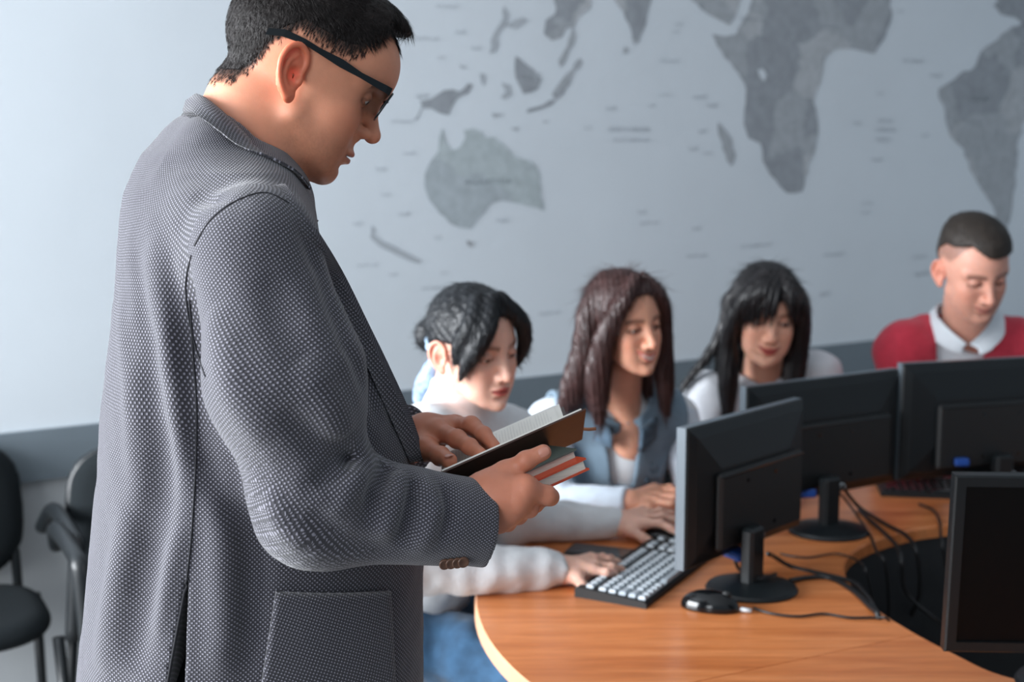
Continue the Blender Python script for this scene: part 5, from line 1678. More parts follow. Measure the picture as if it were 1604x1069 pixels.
def closed_book(corner, length, depth, th, m, label, yawoff=0.0, ct=0.0022, extra=None):
    """corner = near upper right corner of the page block; body runs back along -u and away along v"""
    uu = u_b * math.cos(yawoff) + v_b * math.sin(yawoff); vv = v_b * math.cos(yawoff) - u_b * math.sin(yawoff)
    c = np.array(corner); root = empty('closed_book', tuple(c)); tag(root, label, 'book')
    o_ = .003
    def sl(name, z0, z1, e, mm):
        q = c + uu * e - vv * e + w_b * z0
        return slab(name, q - uu * (length + 2 * e), q, q - uu * (length + 2 * e) + vv * (depth + e), z1 - z0, mm, root, bulge_dir=w_b, nseg=2)
    sl('page_block', -th, 0, 0.0, M_pe)
    sl('cover', 0, ct, o_, m)
    sl('cover', -th - ct, -th, o_, m)
    q = c + uu * o_ + vv * depth + w_b * (-th - ct)
    slab('spine', q - uu * (length + 2 * o_), q, q - uu * (length + 2 * o_) + vv * .003, th + 2 * ct, m, root, bulge_dir=w_b, nseg=2)
    if extra:
        q = c - uu * .055 - vv * (o_ + .0002) + w_b * (-th - ct)
        slab('cover_panel', q, q + uu * .03, q + vv * .004, ct * 1.6, M_bluec, root, bulge_dir=w_b, nseg=2)
    return root
c1b = at(898, 707, 1.49); 
closed_book(c1b, 0.19, 0.105, 0.0115, M_green, 'grey-green closed book lying on the orange book under the open one', extra=True)
c2b = at(913, 721.5, 1.475)
closed_book(c2b, 0.20, 0.120, 0.0105, M_orange, 'orange-covered closed book at the bottom of the held stack', yawoff=-0.02)
# ------------------------------------------------------------------ seated people
def fabric(name, c, rough=0.9, noise=0.08, ns=40, bump=0.12, bs=400, **k): return mat(name, c, rough, noise=noise, nscale=ns, bump=bump, bscale=bs, spec=0.25, sheen=0.15, **k)
def head_at(px, py, Y, yaw, pitch, roll): return at(px, py, Y), rot(yaw * D2R, pitch * D2R, roll * D2R)
def wp(o, R, s, p): return np.asarray(o) + R @ (np.array(p, float) * .01 * s)
def chair_behind(c, ang, label):
    r = visitor_chair(c, ang, label); r['group'] = 'chairs of the seated people'; return r
def long_hair(o, R, s, root, m, sdf, lo, hi, h=0.35, name='hair'):
    V, Q = surface(sdf, lo, hi, h)
    return big_mesh(name, np.asarray(o) + (V * .01 * s) @ R.T, Q, m, root), V
def lower_body(p, hip, yaw, spread=.09, kneef=.42, kz=.50):
    f = np.array([math.cos(yaw), math.sin(yaw), 0]); l = np.array([-f[1], f[0], 0]); d = None
    for s_ in (-1, 1):
        h_ = np.array(hip) + l * s_ * .08; k_ = h_ + f * kneef + l * s_ * spread * .5; k_[2] = kz; a_ = k_ + f * .03; a_[2] = .10
        e = smin(cap(p, h_, k_, .088, .066), cap(p, k_, a_, .062, .048), .03)
        d = e if d is None else smin(d, e, .03)
    return smin(d, ell(p, hip, (.15, .17, .12)), .04)
def legs_and_shoes(root, hip, yaw, m, kneef=.42, kz=.50, lo=None, spread=.09, foldf=None):
    hip = np.array(hip, float)
    def f_(p):
        d = lower_body(p, hip, yaw, spread, kneef, kz)
        if foldf is not None: d = d - foldf(p)
        return smax(d, .06 - p[:, 2], .01)
    V, Q = surface(f_, hip - np.array([.6, .6, hip[2] - .04]), hip + np.array([.62, .62, .16]), 0.012)
    big_mesh('trousers', V, Q, m, root)
    f = np.array([math.cos(yaw), math.sin(yaw), 0]); l = np.array([-f[1], f[0], 0])
    for s_ in (-1, 1):
        k_ = hip + l * s_ * .08 + f * (kneef + .03) + l * s_ * spread * .5; k_[2] = 0
        def shoe(p):
            q = (p - V3(k_)) @ rot(yaw).astype(f4)
            d = smin(ell(q, (.07, 0, .03), (.12, .042, .04)), cap(q, (-.01, 0, .05), (-.01, 0, .09), .04, .042), .03)
            return smax(d, -q[:, 2], .004)
        V, Q = surface(shoe, k_ - .22, k_ + .25, 0.009); big_mesh('shoe', V, Q, M_shoe, root)

# ================= first woman: black hair in a bun, white turtleneck, jeans
w1 = empty('person', (-.22, 2.72, 0)); tag(w1, 'woman with black hair in a bun wearing white turtleneck sweater and jeans', 'person')
O1, R1 = head_at(740, 549, 2.50, -47, 9, 4); S1 = 0.98
P1 = dict(tone=srgb(232, 184, 164)[:3], open=0.30, lid=0.30, smile=0.15, nose=0.92, jaw=.84, w=.95, brow=.75, lash=.85, lips=.95, lipcol=srgb(196, 92, 88))
NB1 = at(712, 655, 2.55); HIP1 = np.array([-.24, 2.78, .56])
SR1 = at(668, 690, 2.40); SL1 = at(805, 690, 2.66)
ER1 = at(625, 885, 2.36); WR1 = at(868, 893, 2.50)
EL1 = at(800, 815, 2.74); WL1 = at(968, 815, 2.80)
P1['neck'] = [(to_head(O1, R1, S1, at(722, 590, 2.54)), to_head(O1, R1, S1, NB1), 5.0, 5.4, 2.0)]
W, Q, c = head_mesh(O1, R1, S1, P1, 0.22, (-14, -10.5, -20), (13.5, 10.5, 14)); parts = [(W, Q, c)]
tone1 = np.array(P1['tone'])
# right hand lying on the table by the keyboard
zt = TZ
def G(px, py, z): return atz(px, py, z)
f1 = [([G(905, 906, zt + .022), G(912, 918, zt + .014), G(916, 926, zt + .009)], [.0115, .0092, .0075]),
      ([G(928, 893, zt + .032), G(950, 897, zt + .030), G(962, 901, zt + .018), G(970, 905, zt + .010)], [.0095, .0082, .0075, .0064]),
      ([G(932, 886, zt + .034), G(958, 889, zt + .030), G(972, 893, zt + .020), G(981, 897, zt + .012)], [.0095, .0082, .0075, .0064]),
      ([G(930, 879, zt + .034), G(952, 878, zt + .030), G(966, 881, zt + .021), G(976, 884, zt + .013)], [.0090, .0080, .0072, .0062]),
      ([G(926, 874, zt + .030), G(944, 873, zt + .026), G(956, 875, zt + .019), G(963, 878, zt + .012)], [.0082, .0072, .0066, .0058])]
wr1 = G(880, 893, zt + .030)
pl1 = [(wr1, f1[1][0][0], .021, .012), (wr1, f1[2][0][0], .020, .012), (wr1, f1[3][0][0], .020, .012), (wr1, f1[4][0][0], .019, .011), (wr1, f1[0][0][0], .020, .013), (ER1 * .4 + wr1 * .6, wr1, .026, .021)]
hs = hand_sdf(f1, pl1, .006); lo_, hi_ = bounds([q for f_ in f1 for q in f_[0]] + [wr1], .04); V, Qh = surface(hs, lo_, hi_, .002); parts.append((V, Qh, tone1))
# left hand on the mouse beyond
f1b = [([G(990, 832, zt + .028), G(1008, 843, zt + .018), G(1024, 851, zt + .010)], [.0115, .0095, .0078]),
       ([G(1012, 820, zt + .044), G(1034, 820, zt + .050), G(1050, 828, zt + .043), G(1060, 835, zt + .036)], [.0098, .0084, .0076, .0066]),
       ([G(1014, 812, zt + .046), G(1038, 809, zt + .052), G(1055, 815, zt + .045), G(1066, 822, zt + .037)], [.0098, .0084, .0076, .0066]),
       ([G(1012, 805, zt + .044), G(1034, 801, zt + .048), G(1050, 805, zt + .040), G(1062, 810, zt + .030)], [.0094, .008, .0072, .0062]),
       ([G(1008, 800, zt + .038), G(1028, 796, zt + .038), G(1042, 798, zt + .028), G(1050, 801, zt + .018)], [.0085, .0074, .0066, .0058])]
wl1 = G(972, 820, zt + .035)
pl1b = [(wl1, f_[0][0], .021, .0125) for f_ in f1b[1:]] + [(wl1, f1b[0][0][0], .019, .013), (EL1 * .3 + wl1 * .7, wl1, .026, .022)]
hs2 = hand_sdf(f1b, pl1b, .006); lo_, hi_ = bounds([q for f_ in f1b for q in f_[0]] + [wl1], .04); V, Qh = surface(hs2, lo_, hi_, .002); parts.append((V, Qh, tone1))
WR1, WL1 = wr1, wl1
def mk_trunk(NB, HIP, SR, SL, arms, r=.085):
    def t(p):
        m_ = (np.array(NB) + np.array(HIP)) / 2
        d = cap(p, np.array(NB) + np.array([0, 0, -.08]), m_, .07, r); d = smin(d, cap(p, m_, HIP, r, r + .02), .04)
        for S_, E_, W_ in arms:
            d = smin(d, cap(p, np.array(NB) + np.array([0, 0, -.05]), S_, .04, .036), .02)
            d = smin(d, cap(p, S_, E_, .036, .03), .015); d = smin(d, cap(p, E_, W_, .03, .020), .015)
        return smin(d, cap(p, np.array(NB) + np.array([0, 0, -.09]), NB, .05, .045), .02)
    return t
def finish_body(root, parts, trunk, lo, hi, tone):
    V, Q = surface(trunk, lo, hi, .013); parts.append((V, Q, tone))
    V, Q, c = join_parts(parts); return big_mesh('body', V, Q, M_skin, root, colors=c)
finish_body(w1, parts, mk_trunk(NB1, HIP1, SR1, SL1, ((SR1, ER1, wr1), (SL1, EL1, wl1))), (-.6, 2.2, .4), (.4, 3.0, 1.3), tone1)
eyes(O1, R1, S1, w1, look=(0.0, .5))
M_sw = fabric('white_knit', srgb(224, 227, 230), noise=.05, ns=60, bump=.25, bs=260)
CH1 = (NB1 + HIP1) / 2
def sweater_full(p):
    d = smin(cap(p, NB1 + np.array([.0, .02, -.14]), CH1, .125, .12), cap(p, CH1, HIP1 + np.array([0, 0, .04]), .12, .14), .05)
    d = smin(d, cap(p, SR1, SL1, .058, .058), .05)
    d = smin(d, cap(p, NB1, SR1 + np.array([0, 0, .01]), .052, .05), .04); d = smin(d, cap(p, NB1, SL1 + np.array([0, 0, .01]), .052, .05), .04)
    for S_, E_, W_, r0, r1, r2 in ((SR1, ER1, WR1, .057, .056, .043), (SL1, EL1, WL1, .056, .050, .038)):
        ax = (W_ - E_) / np.linalg.norm(W_ - E_)
        q = p - V3(E_); t = q @ V3(ax)
        a = smin(cap(p, S_, E_, r0, r1), cap(p, E_, W_ - ax * .045, r1, r2), .03)
        a = smin(a, cap(p, W_ - ax * .05, W_ + ax * .03, .031, .030), .014)
        ring = .0012 * np.sin(t * 120).astype(f4) * (t > 0)
        a = smax(a - ring * np.clip(1 - np.abs(a) * 20, 0, 1), t - np.linalg.norm(W_ - E_), .004)
        d = smin(d, a, .02)
    t0, t1 = NB1 + np.array([0, 0, -.01]), at(724, 618, 2.535)
    ax = (t1 - t0) / np.linalg.norm(t1 - t0)
    tn_ = smax(cap(p, t0, t1 + ax * .05, .064, .060), (p - V3(t1)) @ V3(ax) - .012, .01)
    d = smin(d, tn_, .02)
    d = d - .006 * vnoise(p, 15, 4) - .003 * vnoise(p, 38, 6)
    return d
V, Q = surface(sweater_full, (-.62, 2.2, .5), (.42, 3.0, 1.3), .0075); big_mesh('sweater', V, Q, M_sw, w1)
b = MB(); ax = (WR1 - ER1) / np.linalg.norm(WR1 - ER1); mid_ = ER1 + (WR1 - ER1) * .72
b.tube(catmull([at(838, 914, 2.45), at(850, 922, 2.44), at(866, 921, 2.44), at(878, 915, 2.45)], 5), .006, 8); b.build('cuff_fringe', M_sw, w1, True)
M_jean = fabric('blue_denim', srgb(56, 88, 118), noise=.4, ns=26, bump=.25, bs=300)
def jf(p): return (.016 * vnoise(p * np.array([1.4, 1, 1], f4), 13, 9) + .006 * vnoise(p, 30, 3)).astype(f4)
legs_and_shoes(w1, HIP1, -.45, M_jean, foldf=jf, kz=.53)
M_bh = hair_mat('black_hair', srgb(24, 26, 30), 0.42, spec=.35, st=(1, 1, .3))
def cranw(q, w=.95):
    m = q.copy(); m[:, 1] = np.abs(m[:, 1]) / w
    d = ell(m, (-0.7, 0, 4.3), (9.6, 7.45, 8.3)); return smin(d, ell(m, (2.6, 0, 0.2), (6.4, 6.3, 8.2)), 2.0)
def hair1(q):
    m = q.copy(); ay = np.abs(q[:, 1])
    cr_ = cranw(q)
    line = np.interp(q[:, 0], [-11, -6, -3.5, -1.5, 1, 3, 6, 8, 10], [-5.5, -4.5, -1.0, 3.0, 2.6, 3.0, 7.0, 9.0, 9.5]).astype(f4)
    d = smax(cr_ - .75 - .08 * np.sin(q[:, 2] * 3 + q[:, 0] * 2).astype(f4), (line - q[:, 2]) * .8, .5)
    d = smax(d, -(cr_ + .6), .2)
    # side swept fringe, long lock over the temple on her right and a shorter one on her left
    l1 = rchain(q, [(6.0, -1.0, 12.0), (8.3, -3.6, 8.5), (8.2, -5.6, 4.5), (6.6, -6.9, 0.5), (4.8, -7.0, -3.6)], [1.4, 1.9, 1.9, 1.5, .35], 1.5)
    l1b = rchain(q, [(4.0, -3.0, 12.0), (6.2, -6.0, 7.8), (4.6, -7.3, 3.5), (3.4, -7.4, -.5)], [1.3, 1.9, 1.7, .5], 1.5)
    l2 = rchain(q, [(6.0, 1.0, 12.0), (8.3, 4.2, 8.2), (8.0, 6.2, 4.0), (6.8, 6.9, 0.0), (5.9, 6.7, -2.8)], [1.4, 1.6, 1.5, 1.1, .35], 1.5)
    d = smin(d, smax(smin(smin(l1, l1b, 1.5), l2, 1.2), -(cr_ + .35), .2), 1.2)
    bun = ell(q, (-13.2, 0, -.2), (2.9, 3.3, 3.6)); d = smin(d, bun, .5)
    st = np.sin(q[:, 1] * 5 + q[:, 2] * 1.2).astype(f4) * .05
    return d - st
ho, HV = long_hair(O1, R1, S1, w1, M_bh, hair1, (-17, -11, -8), (13, 11, 15), .3)
hn = normals_of(hair1, HV)
hv, hq = strands(HV, hn, lambda q: np.stack([-q[:, 0] * 0 - 1.0 * (q[:, 0] < 3) + .4 * (q[:, 0] >= 3), q[:, 1] * .12, -0.5 - .5 * (q[:, 0] >= 3)], 1), 2.6, .10, 5000, 11, lift=.05, segs=3, jit=.12)
o = big_mesh('hair_strands', O1 + (hv * .01 * S1) @ R1.T, hq, M_bh, ho); o['kind'] = 'stuff'
M_scr = mat('pale_blue_satin', srgb(168, 196, 222), .45, noise=.35, nscale=90)
def scr(q): 
    t = np.arctan2(q[:, 2] + .6, q[:, 1]); rr = np.sqrt((q[:, 2] + .6) ** 2 + q[:, 1] ** 2) - (2.5 + .15 * np.sin(t * 11))
    return (np.sqrt(rr ** 2 + (q[:, 0] + 10.3 + .0 * rr) ** 2) - .85).astype(f4)
V, Q = surface(scr, (-13, -5, -6), (-7, 5, 5), .25); so = big_mesh('scrunchie', O1 + (V * .01 * S1) @ R1.T, Q, M_scr, w1)
def tail(q): return rchain(q, [(-10.6, -.5, -4.0), (-11.0, -1.2, -7.0), (-12.2, -2.0, -10.5), (-13.6, -2.4, -14.0)], [1.0, 1.7, 1.9, .9], 1.0) - .15 * vnoise(q, 1.2, 4)
V, Q = surface(tail, (-17, -6, -17), (-6, 4, -1), .3); big_mesh('scarf_tail', O1 + (V * .01 * S1) @ R1.T, Q, mat('patterned_blue_satin', srgb(150, 174, 206), .5, noise=.6, nscale=70), so)
chair_behind((-.30, 2.86), -.6, 'black office chair under the woman in white turtleneck')

# ================= second woman: long brown hair, denim vest
w2 = empty('person', (.22, 3.3, 0)); tag(w2, 'smiling woman with long brown hair in denim vest over a white top', 'person')
O2, R2 = head_at(976, 511, 3.02, -55, 4, 5); S2 = 1.0
P2 = dict(lash_shade_w=.5, tone=srgb(230, 168, 140)[:3], open=.36, lid=.2, smile=1.45, teeth=True, nose=.95, jaw=.86, w=.96, brow=.8, lash=.9, lips=1.0, lipcol=srgb(206, 78, 74))
NB2 = at(968, 640, 3.12); HIP2 = np.array([.22, 3.36, .56]); SR2 = at(865, 660, 3.08); SL2 = at(1060, 655, 3.16)
ER2 = at(850, 790, 3.00); WR2 = at(982, 789, 2.90); ELw2 = at(1100, 800, 3.08); WLw2 = at(1110, 800, 2.93)
P2['neck'] = [(to_head(O2, R2, S2, at(975, 570, 3.06)), to_head(O2, R2, S2, NB2), 4.8, 5.2, 2.0), (to_head(O2, R2, S2, NB2), to_head(O2, R2, S2, at(983, 692, 3.092)), 4.8, 5.9, 3.0)]
W, Q, c = head_mesh(O2, R2, S2, P2, .24, (-14, -12, -34), (14, 12, 14)); parts = [(W, Q, c)]
tone2 = np.array(P2['tone'])
f2 = [([G(1016, 798, zt + .04), G(1034, 803, zt + .03), G(1050, 808, zt + .02)], [.0115, .0095, .008]),
      ([G(1026, 786, zt + .052), G(1052, 790, zt + .055), G(1070, 797, zt + .04), G(1080, 802, zt + .025)], [.0098, .0085, .0078, .0068]),
      ([G(1028, 778, zt + .055), G(1056, 780, zt + .058), G(1075, 787, zt + .044), G(1086, 793, zt + .028)], [.0098, .0085, .0078, .0068]),
      ([G(1028, 771, zt + .053), G(1056, 770, zt + .056), G(1074, 777, zt + .043), G(1084, 784, zt + .028)], [.0095, .0082, .0075, .0065]),
      ([G(1026, 766, zt + .048), G(1050, 764, zt + .05), G(1066, 769, zt + .038), G(1075, 775, zt + .025)], [.0085, .0075, .0068, .006])]
wr2 = G(985, 789, zt + .045)
pl2 = [(wr2, f_[0][0], .024, .014) for f_ in f2[1:]] + [(wr2, f2[0][0][0], .02, .013), (ER2 * .3 + wr2 * .7, wr2, .028, .025)]
h2 = hand_sdf(f2, pl2, .006); lo_, hi_ = bounds([q for f_ in f2 for q in f_[0]] + [wr2], .05); V, Qh = surface(h2, lo_, hi_, .0024); parts.append((V, Qh, tone2))
WR2 = wr2
def simple_hand(w, f, side, up=np.array([0, 0, 1.0])):
    """relaxed hand at wrist w pointing along f, palm down"""
    f = np.array(f, float); f /= np.linalg.norm(f); l = np.cross(up, f); l /= np.linalg.norm(l)
    fi = []
    for k, (sp, ln) in enumerate(((1.5, .92), (.5, 1.0), (-.5, .95), (-1.5, .78))):
        a = w + f * .085 + l * side * sp * .019
        fi.append(([a, a + f * .036 * ln + l * side * sp * .002 + up * .004, a + f * .058 * ln + l * side * sp * .003 - up * .008, a + f * .074 * ln - up * .022 + l * side * sp * .003], [.0098, .0085, .0078, .0068]))
    t = w + f * .035 + l * side * .03
    fi.append(([t, t + f * .028 + l * side * .014 - up * .008, t + f * .055 + l * side * .014 - up * .016], [.012, .0098, .0085]))
    pl = [(w, x[0][0], .022, .013) for x in fi[:4]] + [(w, t, .022, .014)]
    return fi, pl
def add_simple_hand(parts, w, f, side, fore, tone):
    fi, pl = simple_hand(w, f, side); pl.append((fore, w, .027, .022))
    hh = hand_sdf(fi, pl, .006); lo_, hi_ = bounds([q for f_ in fi for q in f_[0]] + [w], .04)
    V, Q = surface(hh, lo_, hi_, .003); parts.append((V, Q, tone))
add_simple_hand(parts, WLw2, (-.1, -1, -.1), 1, ELw2 * .3 + WLw2 * .7, tone2)
finish_body(w2, parts, mk_trunk(NB2, HIP2, SR2, SL2, ((SR2, ER2, wr2), (SL2, ELw2, WLw2))), (-.2, 2.7, .4), (.7, 3.6, 1.3), tone2)
eyes(O2, R2, S2, w2, look=(0, .35))
M_tee = fabric('white_cotton', srgb(232, 236, 240), noise=.05)
M_dvest = fabric('washed_denim', srgb(122, 142, 158), noise=.22, ns=18, bump=.2, bs=300)
M_sl = fabric('pale_blue_white_cotton', srgb(214, 224, 236), noise=.06)
M_dark = fabric('dark_denim_print', srgb(78, 96, 112), noise=.6, ns=60)
CH2 = at(975, 760, 3.16)
def torso2(p):
    d = smin(cap(p, NB2 + np.array([0, .03, -.13]), HIP2 + np.array([0, 0, .05]), .118, .145), cap(p, SR2 + np.array([0, 0, -.01]), SL2 + np.array([0, 0, -.01]), .058, .058), .06)
    d = smin(d, cap(p, NB2 + np.array([0, 0, -.015]), SR2 + np.array([.0, 0, .012]), .046, .05), .04)
    return smin(d, cap(p, NB2 + np.array([0, 0, -.015]), SL2 + np.array([0, 0, .012]), .046, .05), .04)
fw2 = np.array([.22, -1, 0]); fw2 /= np.linalg.norm(fw2); lf2 = np.array([-fw2[1], fw2[0], 0])
def opening(p, top, zlow, wtop, wlow):
    """V/U shaped opening down the front around the vertical line through top"""
    q = p - V3(top); lat_ = q @ V3(lf2); fr_ = q @ V3(fw2)
    t = np.clip((p[:, 2] - zlow) / (top[2] - zlow), 0, 1.3)
    w = wlow + (wtop - wlow) * t
    return np.maximum(np.abs(lat_) - w, np.maximum(-fr_ - .05, zlow - p[:, 2])).astype(f4)
def tee2(p):
    d = torso2(p) + .008
    q = p - V3(at(985, 690, 3.0)); 
    return smax(d, -cap(p, at(972, 560, 3.02), at(984, 676, 2.98), .075, .046), .005)
V, Q = surface(tee2, (-.05, 2.9, .5), (.55, 3.6, 1.3), .009); big_mesh('tee_shirt', V, Q, M_tee, w2)
OPT = at(984, 620, 3.0)
def vest(p):
    d = torso2(p) - .008 - .005 * vnoise(p, 14, 7)
    op_ = opening(p, OPT, .80, .052, .024)
    d = smax(d, -op_, .006)
    d = smax(d, -cap(p, at(970, 560, 3.06), NB2 + np.array([.0, -.02, .03]), .07, .07), .006)
    d = smax(d, -(torso2(p) + .004), .003)
    for S_ in (SR2, SL2):
        nrm = (S_ - (SR2 + SL2) / 2); nrm /= np.linalg.norm(nrm)
        d = smax(d, (p - V3(S_)) @ V3(nrm) - .004, .006)
    return smax(d, .60 - p[:, 2], .01)
V, Q = surface(vest, (-.1, 2.85, .55), (.6, 3.6, 1.32), .006); vo = big_mesh('denim_vest', V, Q, M_dvest, w2)
def vcol(p):
    # turned collar round the neck
    c0 = NB2 + np.array([.0, -.01, .01]); q = p - V3(c0)
    u = q @ V3(fw2); v = q @ V3(lf2); rr = np.sqrt((u / 1.15) ** 2 + v ** 2)
    d = np.sqrt((rr - .088) ** 2 + (np.maximum(np.abs(q[:, 2] + .020 + .45 * u) - .016, 0)) ** 2) - .009
    return smax(d, -opening(p, OPT + np.array([0, 0, .1]), .80, .05, .024), .004)
V, Q = surface(vcol, NB2 - .14, NB2 + .14, .005); big_mesh('vest_collar', V, Q, M_dark, vo)
for k, (x, y) in enumerate([(989, 660), (1003, 703), (1013, 752)]):
    P, ok = march(vest, [(x, y)], 5.0, 2.0); b = MB(); b.tube([P[0], P[0] + np.array([0, -.004, .001])], .008, 12); b.build('button', M_dark, vo, True)
def sleeves2(p):
    d = smin(cap(p, SR2, ER2, .058, .052), cap(p, ER2, WR2, .052, .038), .03)
    ax = (WR2 - ER2) / np.linalg.norm(WR2 - ER2)
    a = smax(d, (p - V3(WR2)) @ V3(ax), .004)
    b_ = smin(cap(p, SL2, ELw2, .056, .05), cap(p, ELw2, WLw2, .05, .036), .03)
    ax = (WLw2 - ELw2) / np.linalg.norm(WLw2 - ELw2); b_ = smax(b_, (p - V3(WLw2)) @ V3(ax), .004)
    return np.minimum(a, b_) - .005 * vnoise(p, 17, 11) - .003 * vnoise(p, 40, 12)
V, Q = surface(sleeves2, (-.1, 2.7, .6), (.62, 3.4, 1.3), .0065); big_mesh('sleeves', V, Q, M_sl, w2)
legs_and_shoes(w2, HIP2, -1.45, mat('dark_cotton', srgb(40, 44, 54), .9, noise=.1), kneef=.36, kz=.50)
M_brh = hair_mat('brown_hair', srgb(66, 42, 40), 0.36, st=(1, 1, .12))
def hair2(q):
    cr_ = cranw(q, .96)
    line = np.interp(q[:, 0], [-11, -4, -1, 2, 5, 7.5, 10], [-9, -9, -9, -6, 5.5, 8.6, 9.6]).astype(f4)
    d = smax(cr_ - .95, (line - q[:, 2]) * .8, .5)
    R_ = rchain(q, [(5.8, -1.2, 12.2), (6.6, -5.0, 8.0), (4.6, -7.9, 2.0), (2.6, -8.7, -5.0), (1.2, -8.9, -13.0), (1.8, -8.8, -21.0)], [1.4, 2.0, 2.3, 2.7, 3.0, 1.2], 2.5)
    R2_ = rchain(q, [(-3, -3, 11.5), (-3.0, -7.6, 5), (-3.2, -8.8, -4), (-5.6, -10.5, -14), (-8.0, -12.5, -20)], [1.5, 2.4, 3.0, 3.2, 1.2], 2.5)
    L_ = rchain(q, [(5.8, 1.2, 12.2), (6.6, 5.4, 7.5), (5.0, 8.0, 1.0), (4.4, 8.8, -6.0), (4.0, 9.2, -14.0), (4.2, 9.4, -22)], [1.4, 1.8, 1.9, 2.2, 2.4, 1.0], 2.5)
    B_k = rchain(q, [(-8.5, 0, 6), (-10, 0, -3), (-10, 0, -12), (-10, 0, -19)], [3, 4, 4.5, 2.0], 3)
    Lb = rchain(q, [(-3, 3, 11), (-3, 8, 4), (-3, 9, -6), (-2, 9.4, -19)], [1.5, 2.2, 2.6, 1.2], 2.5)
    d = smin(d, np.minimum(np.minimum(R_, R2_), np.minimum(L_, np.minimum(B_k, Lb))), 1.3)
    d = smax(d, -(cr_ + .5), .2)
    d = smax(d, -ell(q, (8.2, 0, -1.5), (4.6, 5.9, 9.6)), .6)
    st = (np.sin(q[:, 1] * 4.2 + q[:, 0] * 3.1 + .25 * q[:, 2]) * .13 + np.sin(q[:, 1] * 9 - q[:, 0] * 7) * .05).astype(f4)
    return d - st
ho, HV = long_hair(O2, R2, S2, w2, M_brh, hair2, (-17, -17, -26), (14, 14, 16), .36)
hn = normals_of(hair2, HV)
downf = lambda q: np.stack([-.25 * (q[:, 2] > 8) + 0 * q[:, 0], np.sign(q[:, 1]) * np.clip((q[:, 2] - 3) / 8, 0, 1), -1.0 + .3 * np.clip((q[:, 2] - 8) / 5, 0, 1)], 1)
hv, hq = strands(HV, hn, downf, 4.5, .12, 8000, 12, lift=.03, segs=3, jit=.06)
o = big_mesh('hair_strands', O2 + (hv * .01 * S2) @ R2.T, hq, M_brh, ho); o['kind'] = 'stuff'
chair_behind((.22, 3.52), -1.5, 'black chair under the woman in denim vest')

# ================= third woman: black fringe, white blouse
w3 = empty('person', (.6, 3.6, 0)); tag(w3, 'smiling woman with long black hair and fringe in white blouse', 'person')
O3, R3 = head_at(1197, 497, 3.36, -88, 10, -4); S3 = 1.06
P3 = dict(lash_shade_w=.5, tone=srgb(236, 178, 152)[:3], open=.42, lid=.15, smile=.95, nose=.85, jaw=.86, w=.98, brow=.6, lash=.9, lips=.95, lipcol=srgb(200, 84, 78))
NB3 = at(1190, 612, 3.46); HIP3 = np.array([.64, 3.66, .56]); SR3 = at(1110, 625, 3.42); SL3 = at(1280, 588, 3.46)
ER3 = at(1100, 760, 3.36); WR3 = at(1180, 775, 3.14); EL3 = at(1300, 740, 3.40); WL3 = at(1240, 770, 3.16)
P3['neck'] = [(to_head(O3, R3, S3, at(1196, 560, 3.42)), to_head(O3, R3, S3, NB3), 4.8, 5.2, 2.0), (to_head(O3, R3, S3, NB3), to_head(O3, R3, S3, at(1200, 660, 3.43)), 4.8, 6.0, 3.0)]
W, Q, c = head_mesh(O3, R3, S3, P3, .24, (-14, -12, -28), (14, 12, 14)); parts = [(W, Q, c)]
tone3 = np.array(P3['tone'])
for (w_, e_, sd) in ((WR3, ER3, -1), (WL3, EL3, 1)): add_simple_hand(parts, w_, w_ - e_, sd, e_ * .3 + w_ * .7, tone3)
finish_body(w3, parts, mk_trunk(NB3, HIP3, SR3, SL3, ((SR3, ER3, WR3), (SL3, EL3, WL3))), (.3, 3.0, .4), (1.0, 3.9, 1.35), tone3)
eyes(O3, R3, S3, w3, look=(0, .35))
M_bl = fabric('white_blouse_cloth', srgb(222, 224, 230), noise=.05)
def torso3(p):
    d = smin(cap(p, NB3 + np.array([0, .03, -.13]), HIP3 + np.array([0, 0, .05]), .12, .145), cap(p, SR3 + np.array([0, 0, -.01]), SL3 + np.array([0, 0, -.01]), .06, .06), .06)
    for S_ in (SR3, SL3): d = smin(d, cap(p, NB3 + np.array([0, 0, -.02]), S_ + np.array([0, 0, .012]), .048, .052), .04)
    for S_, E_, W_ in ((SR3, ER3, WR3), (SL3, EL3, WL3)):
        ax = (W_ - E_) / np.linalg.norm(W_ - E_)
        a = smin(cap(p, S_, E_, .062, .055), cap(p, E_, W_, .055, .036), .03)
        d = smin(d, smax(a, (p - V3(W_)) @ V3(ax), .004), .02)
    return d
def blouse(p):
    d = torso3(p) - .007 * vnoise(p, 15, 21) - .003 * vnoise(p, 36, 22)
    top = at(1200, 590, 3.35); q = p - V3(top); w = np.clip((p[:, 2] - 1.0) / (top[2] - 1.0), 0, 1.4) * .05
    v = np.maximum(np.abs(q[:, 0]) - w, p[:, 1] - 3.44)
    return smax(smax(d, -v.astype(f4), .006), -cap(p, at(1196, 560, 3.42), NB3 + np.array([0, 0, .0]), .06, .062), .006)
V, Q = surface(blouse, (.3, 3.0, .6), (1.05, 3.9, 1.35), .0075); bo = big_mesh('blouse', V, Q, M_bl, w3)
for s_ in (-1, 1):
    tp = at(1192 + 28 * s_, 588, 3.41); bt_ = at(1197 + 26 * s_, 640, 3.36); inn_ = at(1199 + 4 * s_, 650, 3.345)
    rows = [[tp, tp * .5 + bt_ * .5 + np.array([.012 * s_, -.006, 0]), bt_], [tp + np.array([-.006 * s_, -.004, 0]), (tp + inn_) / 2 + np.array([0, -.008, 0]), inn_]]
    strip('collar', rows, M_bl, bo, .004 if s_ > 0 else -.004)
legs_and_shoes(w3, HIP3, -1.57, mat('grey_trousers', srgb(60, 62, 70), .9, noise=.1), kneef=.36, kz=.50)
M_bh3 = hair_mat('soft_black_hair', srgb(30, 27, 29), 0.34, st=(1, 1, .12))
